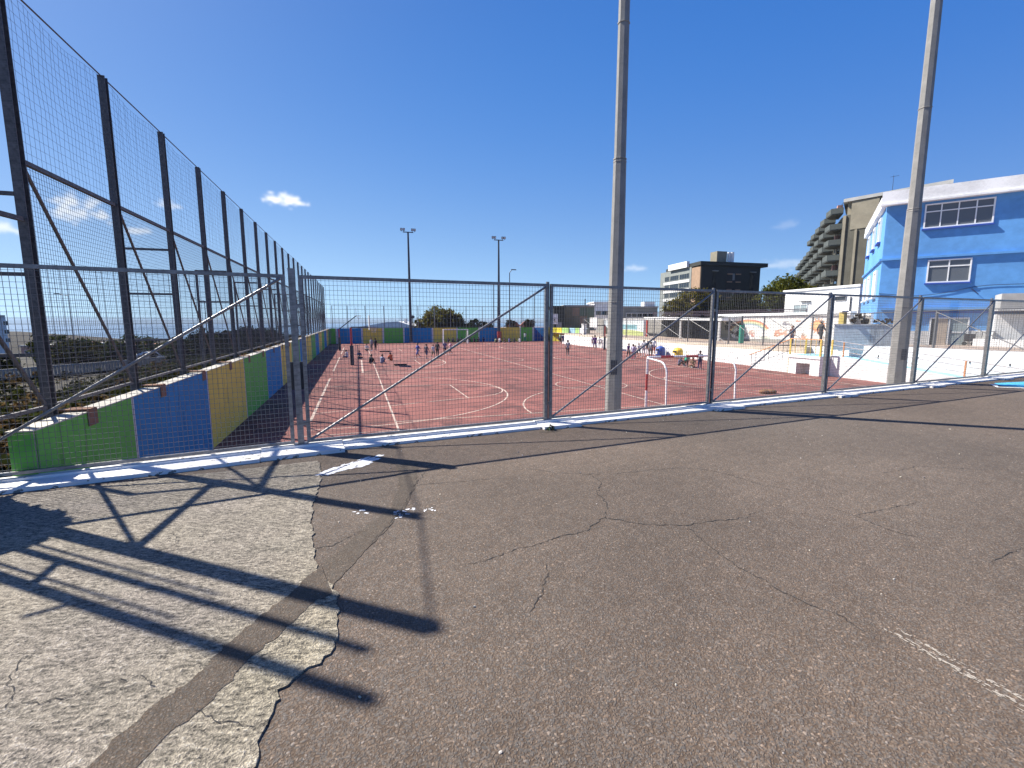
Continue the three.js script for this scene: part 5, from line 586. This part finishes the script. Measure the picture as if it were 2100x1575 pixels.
for (const [x, z, i] of [[-47.5, -70, 0], [-52.5, -73, 1]]) { const p = thing('palm_tree', (i ? 'left' : 'right') + ' one of two small palms by the road behind the tall fence', 'tree', [x, -5, z], 'palms by the road'); part(p, 'trunk', rod(V3(x, -5, z), V3(x, -2.0, z), 0.18, 0.13), M.bark); const fr = []; const R = rng(50 + i); for (let k = 0; k < 16; k++) { const a = k * 2.4, e = 0.2 + R() * 0.9; for (let q = 0; q < 7; q++) { const f = q / 7, rr = 0.2 + 1.7 * f, yy = -2.0 + 1.3 * e * f - 1.6 * f * f; fr.push([x + Math.cos(a) * rr, yy, z + Math.sin(a) * rr, 0.18, 0.09, 0.18]); } } part(p, 'crown', leaves(fr, 1600, 0.13, 60 + i, LEAF_G), M.leaf); }
{
  // undergrowth on the bank between the wall and the road
  const R = rng(91), bl = [], dr = []; for (let i = 0; i < 760; i++) { const t = -6 + 72 * R(), s = -1.9 - 34 * Math.pow(R(), 1.2), p = P(s, 0, t); const drop = -1.1 - Math.min(3.4, (-s) * 0.17), r = 0.5 + 0.9 * R(); (R() < 0.62 ? bl : dr).push([p.x, drop + r * 0.2 + (s > -5 ? 0.3 * R() : 0), p.z, r * 1.2, r * 0.75, r * 1.2]); }
  const g = new THREE.Mesh(tidy([leaves(bl, 62000, 0.13, 93, [0.09, 0.11, 0.035]), leaves(dr, 34000, 0.13, 94, [0.24, 0.175, 0.095])]), M.leaf); g.name = 'undergrowth'; g.userData = { kind: 'stuff', label: 'green and dry undergrowth on the bank behind the left wall', category: 'undergrowth' }; g.castShadow = g.receiveShadow = true; scene.add(g);
  const bp = [], bi = []; const tt = [-14, 0, 20, 45, 70], sv = [-0.3, -2, -6, -14, -24, -40]; tt.forEach((t) => sv.forEach((s) => { const p = P(s, -1.3 - Math.min(3.4, -s * 0.17), t); bp.push(p.x, p.y, p.z); })); for (let i = 0; i < tt.length - 1; i++) for (let j = 0; j < sv.length - 1; j++) { const a = i * sv.length + j, b = a + sv.length; bi.push(a, b, a + 1, a + 1, b, b + 1); } const bg = new THREE.BufferGeometry(); bg.setAttribute('position', new THREE.Float32BufferAttribute(bp, 3)); bg.setIndex(bi); bg.computeVertexNormals(); struct('earth_bank', bg, M.earth);
  // road with a slatted concrete barrier, parked cars, lamps
  const rd = (a) => [-51.5 + a * 0.30 - 2, -46 - a]; struct('road', ribbon([[-62, -20], [-57, -40], [-53.5, -56], [-49, -72], [-44, -92], [-38, -112]], 9, -3.92), M.road);
  const br = thing('slatted_barrier', 'pale concrete barrier with upright slats along the road', 'barrier', [-50, -4, -55]); const line = [[-53.0, -36], [-49.6, -50], [-46.2, -62], [-42.4, -76]]; for (let i = 0; i < 3; i++) { const a = V3(line[i][0], 0, line[i][1]), b = V3(line[i + 1][0], 0, line[i + 1][1]), n = Math.round(a.distanceTo(b) / 0.34); part(br, 'rail', bar(a.clone().setY(-2.95), b.clone().setY(-2.95), 0.16, 0.12), M.barrier); const g2 = []; for (let k = 0; k < n; k++) { const p = a.clone().lerp(b, (k + 0.5) / n); g2.push(box(V3(p.x, -3.5, p.z), 0.2, 1.0, 0.2, 0.3)); } part(br, 'slats', g2, M.barrier).userData.kind = 'stuff'; }
  const car = (x, z, turn, lab) => { const c = thing('parked_car', lab, 'car', [x, -3.92, z], 'cars on the road'); c.rotation.y = turn; c._o = V3(0, 0, 0); const sh = new THREE.Shape([[-2.05, 0.3], [2.05, 0.3], [2.1, 0.75], [1.3, 0.88], [0.75, 1.38], [-1.2, 1.42], [-1.85, 0.95], [-2.1, 0.9]].map(([a, b]) => new THREE.Vector2(a, b))); part(c, 'body', new THREE.ExtrudeGeometry(sh, { depth: 1.5, bevelEnabled: true, bevelSize: 0.08, bevelThickness: 0.08, bevelSegments: 2 }).translate(0, 0, -0.75), M.carWhite); const ws = new THREE.Shape([[-1.45, 0.95], [1.0, 0.92], [0.62, 1.3], [-1.1, 1.33]].map(([a, b]) => new THREE.Vector2(a, b))); part(c, 'side_windows', new THREE.ExtrudeGeometry(ws, { depth: 1.7, bevelEnabled: false }).translate(0, 0, -0.85), M.glass); for (const wx of [-1.3, 1.3]) for (const wz of [-0.72, 0.72]) { const w = part(c, 'wheel', new THREE.CylinderGeometry(0.32, 0.32, 0.22, 16).rotateX(Math.PI / 2).translate(wx, 0.32, wz), M.tyre); part(w, 'rim', new THREE.CylinderGeometry(0.18, 0.18, 0.23, 10).rotateX(Math.PI / 2).translate(wx, 0.32, wz), M.galv); } };
  car(-50.5, -66.5, 1.25, 'white car on the road left of the third tall post'); car(-46.9, -73.0, 1.3, 'white car on the road right of the third tall post');
  [[-80, -88, 6.2, 'leftmost'], [-60, -95, 5.6, 'middle'], [-52, -112, 5.4, 'rightmost']].forEach(([x, z, h, w]) => { const l = thing('road_lamp', w + ' thin street lamp beyond the road behind the tall fence', 'street lamp', [x, -6, z], 'street lamps beyond the road'); part(l, 'pole', rod(V3(x, -6, z), V3(x, h, z), 0.09, 0.06, 6), M.darkMetal); part(l, 'arm', rod(V3(x, h, z), V3(x - 1.8, h + 0.35, z), 0.05, 0.05, 6), M.darkMetal); part(l, 'lamp_head', box(V3(x - 2.1, h + 0.38, z), 0.8, 0.14, 0.3), M.darkMetal); });
  // planting elsewhere
  const ds = (name, label, bl2, n, size, seed, col) => { const b0 = name === 'weed_tuft'; const t = thing(name, label, 'plant', [bl2[0][0], bl2[0][1] - bl2[0][4], bl2[0][2]]); part(t, 'stems', bl2.map((b) => rod(V3(b[0], b[1] - b[4], b[2]), V3(b[0], b[1], b[2]), Math.min(0.02, b[4] * 0.1), 0.003, 5)), b0 ? M.lime : M.bark); part(t, 'foliage', leaves(bl2, n, size, seed, col), M.leaf); };
  ds('dry_bush', 'dry brown bush on the low planter wall', [[21.3, 1.9, -29.9, 0.7, 0.35, 0.3], [22.4, 1.85, -29.2, 0.6, 0.25, 0.3]], 900, 0.07, 95, [0.17, 0.10, 0.06]);
  ds('hanging_plant', 'leafy plant hanging below the grey porch roof', [[33.0, 2.3, -25.3, 0.7, 0.35, 0.4], [33.8, 2.2, -24.7, 0.7, 0.5, 0.4], [34.6, 2.4, -24.0, 0.6, 0.3, 0.4]], 1300, 0.07, 96, [0.10, 0.10, 0.045]);
  ds('creeper', 'dark leafy creeper at the back of the covered walkway', Array.from({ length: 12 }, (_, i) => { const p = P(39.7, 0.9 + 0.4 * (i % 3), 30.8 + i * 1.05); return [p.x, p.y, p.z, 0.6, 0.7, 0.6]; }), 4200, 0.09, 97, [0.035, 0.042, 0.02]);
  { const p = Q(4.12, 0, 0.45); ds('weed_tuft', 'small green weed growing out of the kerb foot at the first slim post', [[p.x, 0.08, p.z, 0.06, 0.08, 0.04], [p.x + 0.09, 0.04, p.z - 0.02, 0.05, 0.04, 0.03]], 90, 0.022, 98, [0.3, 0.36, 0.10]); struct('cement_smear', sheet(Array.from({ length: 22 }, (_, i) => { const a = i / 22 * 6.283, r = rng(99 + i)(); const q = Q(4.12 + (0.18 + 0.09 * r) * Math.cos(a), 0, 0.51 + (0.07 + 0.04 * r) * Math.sin(a)); return [q.x, q.z]; }), 0.003), M.asphaltStrip); }
  if (0) { const p = Q(-2.45, 0, 0.47); ds('dry_weed', 'dry grey weed against the kerb near the left edge', [[p.x, 0.03, p.z, 0.12, 0.03, 0.04]], 90, 0.018, 89, [0.24, 0.21, 0.15]); }
  const pb = thing('planter_bush', 'blue planter with a bush cut by the left edge of the photo', 'planter', [-6.68, 0, -5.32]); part(pb, 'planter', prism([[-7.1, -5.2], [-6.25, -5.62], [-5.98, -5.3], [-6.7, -4.7]], 0.0, 0.10), M.planter); part(pb, 'stem', rod(V3(-6.6, 0.1, -5.0), V3(-6.62, 1.6, -5.02), 0.05, 0.03), M.bark); part(pb, 'foliage', leaves([[-6.62, 1.2, -5.0, 0.40, 0.8, 0.36], [-6.66, 1.95, -5.05, 0.36, 0.5, 0.34]], 15000, 0.09, 87, LEAF_G), M.leaf);
}

// ---------- people ----------
const bodies = {};
function body(pose) { // one continuous surface from tapered bones; facing +z, height 1
  if (bodies[pose]) return bodies[pose];
  const J = {}; const set = (o) => Object.assign(J, o);
  if (pose === 'stand' || pose === 'walk' || pose === 'stride') {
    const w = pose === 'stand' ? 0.02 : pose === 'walk' ? 0.09 : 0.15; set({ hip: [0, 0.52, 0], chest: [0, 0.73, 0.005], neck: [0, 0.84, 0.005], head: [0, 0.918, 0.015], sL: [0.105, 0.79, 0], sR: [-0.105, 0.79, 0], eL: [0.14, 0.645, -w * 0.6], eR: [-0.14, 0.645, w * 0.5], wL: [0.145, 0.51, -w * 0.5 + 0.03], wR: [-0.15, 0.515, w + 0.03], hL: [0.055, 0.5, 0], hR: [-0.055, 0.5, 0], kL: [0.06, 0.28, w * 0.9], kR: [-0.06, 0.28, -w * 0.3], aL: [0.062, 0.05, w], aR: [-0.062, 0.05 + (pose === 'stride' ? 0.05 : 0), -w * 1.3], tL: [0.068, 0.022, w + 0.085], tR: [-0.068, 0.022 + (pose === 'stride' ? 0.02 : 0), -w * 1.3 + 0.085] });
  } else if (pose === 'sit') set({ hip: [0, 0.09, -0.05], chest: [0, 0.30, -0.035], neck: [0, 0.41, -0.01], head: [0, 0.49, 0.015], sL: [0.105, 0.36, -0.03], sR: [-0.105, 0.36, -0.03], eL: [0.13, 0.24, 0.05], eR: [-0.13, 0.24, 0.04], wL: [0.08, 0.19, 0.15], wR: [-0.07, 0.2, 0.15], hL: [0.055, 0.08, -0.03], hR: [-0.055, 0.08, -0.03], kL: [0.15, 0.10, 0.15], kR: [-0.15, 0.10, 0.15], aL: [-0.02, 0.04, 0.16], aR: [0.03, 0.045, 0.21], tL: [-0.09, 0.03, 0.18], tR: [0.09, 0.03, 0.24] });
  else if (pose === 'hug') set({ hip: [0, 0.085, -0.06], chest: [0, 0.28, -0.02], neck: [0, 0.385, 0.02], head: [0, 0.455, 0.055], sL: [0.1, 0.34, 0], sR: [-0.1, 0.34, 0], eL: [0.13, 0.24, 0.1], eR: [-0.13, 0.24, 0.1], wL: [0.04, 0.2, 0.2], wR: [-0.04, 0.18, 0.2], hL: [0.05, 0.08, -0.04], hR: [-0.05, 0.08, -0.04], kL: [0.06, 0.26, 0.14], kR: [-0.065, 0.25, 0.14], aL: [0.06, 0.045, 0.22], aR: [-0.06, 0.045, 0.21], tL: [0.065, 0.025, 0.30], tR: [-0.065, 0.025, 0.29] });
  else set({ hip: [0, 0.42, -0.10], chest: [0, 0.54, 0.08], neck: [0, 0.58, 0.18], head: [0, 0.6, 0.26], sL: [0.1, 0.56, 0.13], sR: [-0.1, 0.56, 0.13], eL: [0.12, 0.41, 0.17], eR: [-0.12, 0.41, 0.17], wL: [0.07, 0.28, 0.22], wR: [-0.07, 0.27, 0.2], hL: [0.055, 0.41, -0.1], hR: [-0.055, 0.41, -0.1], kL: [0.07, 0.25, 0.03], kR: [-0.07, 0.25, 0.02], aL: [0.07, 0.05, -0.03], aR: [-0.07, 0.05, -0.04], tL: [0.075, 0.022, 0.06], tR: [-0.075, 0.022, 0.05] });
  const hd = J.head, B = [['hip', 'chest', 0.078, 0.086, 1], ['chest', 'neck', 0.075, 0.034, 1], ['neck', 'head', 0.03, 0.036, 0], ['sL', 'sR', 0.038, 0.038, 1], ['sL', 'eL', 0.034, 0.027, 1], ['sR', 'eR', 0.034, 0.027, 1], ['eL', 'wL', 0.025, 0.017, 0], ['eR', 'wR', 0.025, 0.017, 0], ['hL', 'kL', 0.056, 0.037, 2], ['hR', 'kR', 0.056, 0.037, 2], ['kL', 'aL', 0.036, 0.022, 3], ['kR', 'aR', 0.036, 0.022, 3], ['aL', 'tL', 0.026, 0.022, 4], ['aR', 'tR', 0.026, 0.022, 4]].map(([a, b, r, s, c]) => [J[a], J[b], r, s, c]);
  for (const [w, e] of [['wL', 'eL'], ['wR', 'eR']]) { const a = J[w], b = J[e], d = [a[0] - b[0], a[1] - b[1], a[2] - b[2]], L = Math.hypot(...d); B.push([a, [a[0] + d[0] / L * 0.04, a[1] + d[1] / L * 0.04, a[2] + d[2] / L * 0.04], 0.018, 0.02, 0]); }
  B.push([[hd[0], hd[1] + 0.012, hd[2] - 0.006], [hd[0], hd[1] - 0.018, hd[2] + 0.012], 0.066, 0.052, 5]); B.push([[hd[0], hd[1] - 0.012, hd[2] + 0.055], [hd[0], hd[1] - 0.02, hd[2] + 0.068], 0.012, 0.01, 0]);
  const tall = pose === 'stand' || pose === 'walk' || pose === 'stride'; const res = 60, half = tall ? 0.54 : 0.40, cy = tall ? 0.5 : 0.34, cz = pose === 'bend' ? 0.08 : 0.04;
  const mc = new MarchingCubes(res, M.skinned, false, false, 60000); const dist = (x, y, z, best) => { let d = 9, who = 0, bd = 9; for (let i = 0; i < B.length; i++) { const [a, b, r, s] = B[i], bx = b[0] - a[0], by = b[1] - a[1], bz = b[2] - a[2], px = x - a[0], py = y - a[1], pz = z - a[2]; const t = clamp01((px * bx + py * by + pz * bz) / (bx * bx + by * by + bz * bz)); const q = Math.hypot(px - bx * t, py - by * t, (pz - bz * t)) - (r + (s - r) * t); if (q < bd) { bd = q; who = B[i][4]; } const k = 0.022, h = clamp01(0.5 + 0.5 * (q - d) / k); d = q + (d - q) * h - k * h * (1 - h); } return best ? who : d; };
  for (let k = 0; k < res; k++) for (let j = 0; j < res; j++) for (let i = 0; i < res; i++) mc.field[i + res * (j + res * k)] = -dist((i - res / 2) / (res / 2) * half, (j - res / 2) / (res / 2) * half + cy, (k - res / 2) / (res / 2) * half + cz);
  mc.isolation = 0; mc.update(); const n = mc.count, pos = new Float32Array(n * 3), nor = new Float32Array(n * 3), cls = new Uint8Array(n);
  for (let i = 0; i < n; i++) { const x = mc.positionArray[3 * i] * half, y = mc.positionArray[3 * i + 1] * half + cy, z = mc.positionArray[3 * i + 2] * half + cz; pos.set([x, y, z], 3 * i); nor.set([mc.normalArray[3 * i], mc.normalArray[3 * i + 1], mc.normalArray[3 * i + 2]], 3 * i); let c = dist(x, y, z, true); if (c === 5) { const up = (y - hd[1]) - (z - hd[2]) * 0.75; c = up > 0.006 ? 5 : 0; } cls[i] = c; }
  // eyes, ears and fingers as small additions to the same mesh
  const ex = []; const add = (g, c) => { const q = g.toNonIndexed(), p = q.attributes.position, nn = q.attributes.normal; for (let i = 0; i < p.count; i++) ex.push([p.getX(i), p.getY(i), p.getZ(i), nn.getX(i), nn.getY(i), nn.getZ(i), c]); };
  for (const s of [-1, 1]) { add(new THREE.SphereGeometry(0.008, 6, 4).translate(hd[0] + s * 0.023, hd[1] - 0.002, hd[2] + 0.058), 6); add(new THREE.SphereGeometry(0.015, 6, 4).scale(0.5, 1, 0.8).translate(hd[0] + s * 0.064, hd[1] - 0.012, hd[2]), 0); }
  for (const [w, e] of [['wL', 'eL'], ['wR', 'eR']]) { const a = V3(...J[w]), d = a.clone().sub(V3(...J[e])).normalize(), sd = new THREE.Vector3().crossVectors(d, V3(0.3, 0.2, 1)).normalize(); for (let f = 0; f < 5; f++) { const o = (f - 1.5) * 0.010, b = a.clone().addScaledVector(d, f === 4 ? 0.015 : 0.045).addScaledVector(sd, f === 4 ? -0.02 : o), L = [0.034, 0.04, 0.038, 0.03, 0.028][f]; const m = b.clone().addScaledVector(d, L * 0.6).addScaledVector(sd, f === 4 ? -0.012 : 0), t = m.clone().addScaledVector(d, L * 0.4).add(V3(0, 0, 0.008)); add(rod(b, m, 0.0065, 0.006, 5), 0); add(rod(m, t, 0.006, 0.004, 5), 0); } }
  const P2 = new Float32Array((n + ex.length) * 3), N2 = new Float32Array(P2.length), C2 = new Uint8Array(n + ex.length); P2.set(pos); N2.set(nor); C2.set(cls); ex.forEach((q, i) => { P2.set(q.slice(0, 3), (n + i) * 3); N2.set(q.slice(3, 6), (n + i) * 3); C2[n + i] = q[6]; });
  return bodies[pose] = { pos: P2, nor: N2, cls: C2, n: n + ex.length };
}
const SK = [0.45, 0.27, 0.18];
function person(s, t, h, turn, pose, top, bottom, o = {}) {
  const b = body(pose), col = new Float32Array(b.n * 3), hair = o.hair || [0.02, 0.014, 0.01], legs = o.bare ? SK : bottom, shoe = o.shoe || [0.5, 0.5, 0.52]; const pal = [SK, top, bottom, legs, shoe, hair, [0.01, 0.01, 0.01]];
  for (let i = 0; i < b.n; i++) { const c = pal[b.cls[i]]; col[3 * i] = c[0]; col[3 * i + 1] = c[1]; col[3 * i + 2] = c[2]; }
  const g = new THREE.BufferGeometry(); g.setAttribute('position', new THREE.BufferAttribute(b.pos, 3)); g.setAttribute('normal', new THREE.BufferAttribute(b.nor, 3)); g.setAttribute('color', new THREE.BufferAttribute(col, 3));
  const m = new THREE.Mesh(g, M.skinned); m.name = numbered('person'); const p = P(s, o.y === undefined ? YC + 0.002 : o.y, t); m.position.copy(p); m.scale.setScalar(h); m.rotation.y = turn; m.castShadow = m.receiveShadow = true; m.userData = { label: o.label, category: 'person', group: o.group || 'children on the court' }; scene.add(m);
}
const W_ = [0.62, 0.62, 0.63], K_ = [0.02, 0.02, 0.025], N_ = [0.03, 0.04, 0.12], G_ = [0.32, 0.32, 0.34], BL = [0.05, 0.08, 0.32], PU = [0.14, 0.05, 0.20], RD = [0.45, 0.04, 0.03], OR = [0.62, 0.14, 0.04], GN = [0.02, 0.28, 0.17], BR = [0.16, 0.10, 0.06], LI = [0.48, 0.44, 0.58], PK = [0.60, 0.34, 0.40];
const folk = [
  [2.8, 38.4, 1.35, -1.5, 'sit', W_, N_, 'seated child in white at the left end of the group by the left wall'], [3.95, 36.9, 1.35, 0.6, 'sit', N_, K_, 'seated child in navy right of the red hoop post'], [4.8, 31.8, 1.4, 2.6, 'hug', K_, K_, 'seated child in black hugging the knees, nearest the fence'], [5.65, 31.5, 1.4, 3.0, 'hug', [0.25, 0.27, 0.36], N_, 'seated child in grey blue beside the one in black'], [6.5, 34.1, 1.35, -2.2, 'hug', OR, K_, 'seated child in an orange top, right end of the seated group'], [4.8, 48.7, 1.35, 0.4, 'sit', W_, K_, 'seated child in white before the two standing near the yellow wall block'],
  [5.3, 47.7, 1.5, -0.4, 'stand', G_, [0.25, 0.24, 0.2], 'standing child in light grey left of one in black, near the far left corner'], [5.75, 48.4, 1.4, 2.8, 'stand', K_, K_, 'standing child in black right of one in light grey, near the far left corner'], [9.0, 35.9, 1.4, -0.9, 'stride', BL, BL, 'child in a blue purple sports kit walking with a long step', 1], [9.65, 35.1, 1.35, 2.6, 'walk', [0.10, 0.09, 0.12], N_, 'child in dark grey with bare shins right of the one in blue', 1], [10.4, 36.0, 1.25, 0.8, 'walk', W_, [0.1, 0.14, 0.1], 'shorter child in a white top in the middle of the walking group', 1], [10.95, 37.0, 1.45, 2.9, 'stand', K_, K_, 'taller child all in black in the middle of the walking group'], [12.05, 39.3, 1.4, 0.2, 'walk', [0.10, 0.10, 0.22], K_, 'child in dark blue crossed by the diagonal fence brace'], [12.7, 39.7, 1.35, -0.8, 'stride', PK, N_, 'child in a pink and white top at the right end of the walking group', 1],
  [34.2, 62.5, 1.3, 0.3, 'bend', K_, N_, 'child in black bending in front of the yellow corner wall'], [30.5, 52.4, 1.55, 0.5, 'walk', N_, N_, 'child in navy with bare legs before the yellow corner wall', 1], [33.2, 59.5, 1.4, -0.6, 'stand', [0.35, 0.5, 0.3], K_, 'child in pale green before the lime wall block'], [23.1, 34.4, 1.55, 3.0, 'walk', G_, K_, 'child in a grey shirt and black trousers standing alone mid court'], [34.6, 58.9, 1.35, 0, 'stand', W_, N_, 'child in a white top and navy shorts before the pale blue wall'], [35.0, 57.6, 1.35, 0.8, 'stand', RD, RD, 'child in red left of the one in orange'], [32.9, 51.7, 1.55, 0.2, 'stand', OR, [0.3, 0.06, 0.04], 'child in orange before the pale blue wall'], [33.2, 50.6, 1.4, -0.5, 'walk', RD, K_, 'child in a dark red top with black trousers beside the white pillar'], [30.2, 42.5, 1.7, 3.1, 'stand', PU, [0.2, 0.18, 0.3], 'taller child in purple left of the thick lamp pole', 1], [32.0, 46.6, 1.4, 0.3, 'stand', W_, W_, 'child in white right behind the one in purple'], [32.1, 44.9, 1.4, -0.3, 'walk', W_, G_, 'child in white trousers near the thick lamp pole'], [32.1, 43.6, 1.35, 1.0, 'stand', G_, W_, 'child in grey partly behind the thick lamp pole'],
  [27.2, 30.2, 1.35, 0.6, 'walk', PU, K_, 'child in purple at the left of the group right of the lamp pole'], [26.5, 28.3, 1.4, 2.7, 'walk', LI, [0.32, 0.05, 0.10], 'child in a lilac shirt and crimson trousers with white shoes'], [27.7, 29.9, 1.2, -0.4, 'walk', W_, PK, 'small child in white right of the one in lilac', 1], [28.9, 31.2, 1.3, 0.3, 'stride', W_, N_, 'child in white top and navy shorts striding', 1], [29.5, 31.3, 1.6, 2.9, 'stand', W_, W_, 'child in white left of the one in a grey shirt above the goal'], [29.6, 30.3, 1.45, 2.9, 'walk', G_, K_, 'child in a grey shirt and black trousers right above the goal post'], [31.3, 33.4, 1.4, 0.2, 'stand', K_, W_, 'child in a black top and white trousers by the white wall'], [31.6, 32.8, 1.7, -0.3, 'walk', W_, RD, 'child in a white top and red shorts left of the blue bin', 1],
  [27.2, 22.8, 1.35, 0.9, 'hug', [0.12, 0.11, 0.18], K_, 'crouching child in dark clothes left of the one in green'], [26.9, 21.7, 1.3, 2.6, 'bend', GN, [0.05, 0.05, 0.05], 'child in a green top bending below the yellow bin'], [27.1, 21.2, 1.35, -0.8, 'sit', BR, BR, 'seated child in brown right of the one in green'], [26.9, 20.2, 1.32, 3.0, 'stand', [0.06, 0.055, 0.07], N_, 'child in dark top and navy trousers with hands on hips near the fence'],
];
for (const [s, t, h, tn, ps, tp, bt, label, bare] of folk) person(s, t, h, tn, ps, tp, bt, { label, bare });
// row of seated dark figures along the far wall
{ const R = rng(17); const row = [[17.0, 64.6], [17.7, 64.7], [18.4, 64.5], [19.0, 64.8], [19.7, 64.6], [20.3, 64.5], [21.0, 64.7], [21.7, 64.8]]; row.forEach(([s, t], i) => person(s, t, 1.4, 2.2 + R() * 1.8, i % 2 ? 'sit' : 'hug', [0.03 + 0.03 * R(), 0.03, 0.035 + 0.03 * R()], K_, { label: ['first', 'second', 'third', 'fourth', 'fifth', 'sixth', 'seventh', 'eighth'][i] + ' from the left of the dark clothed children sitting behind the far goal', group: 'children seated along the far wall' }));
  [[23.7, 62.0, [0.2, 0.22, 0.12], 'olive'], [24.4, 62.2, W_, 'white'], [25.1, 62.0, BR, 'brown'], [25.8, 61.8, [0.12, 0.12, 0.3], 'dark blue'], [26.5, 61.6, K_, 'black'], [27.3, 61.3, [0.7, 0.68, 0.64], 'cream']].forEach(([s, t, c, n], i) => person(s, t, 1.45, 2.4 + R() * 1.4, i % 2 ? 'sit' : 'hug', c, K_, { label: 'child in ' + n + ' sitting under the right floodlight mast', group: 'children under the right floodlight mast' }));
  person(29.4, 64.9, 1.5, 2.9, 'stand', [0.55, 0.6, 0.55], GN, { label: 'child in white and green standing before the green far wall block' }); person(22.6, 65.2, 1.4, 3.1, 'hug', N_, N_, { label: 'child in navy sitting alone before the blue far wall block' });
  person(34.6, 19.7, 1.45, -1.2, 'stand', [0.13, 0.05, 0.04], N_, { y: terY(19.7), label: 'child in dark red brown standing on the terrace above the stairs', group: 'people on the terrace' }); person(35.2, 17.9, 1.75, 1.7, 'walk', [0.05, 0.045, 0.05], K_, { y: terY(17.9), label: 'taller person in black on the terrace above the landing', group: 'people on the terrace' });
}

scene.fog = new THREE.FogExp2(new THREE.Color(0.62, 0.80, 1.0), 0.00006);
scene.traverse((o) => { if (o.isMesh) { o.castShadow = true; o.receiveShadow = true; } });
renderer.render(scene, camera);
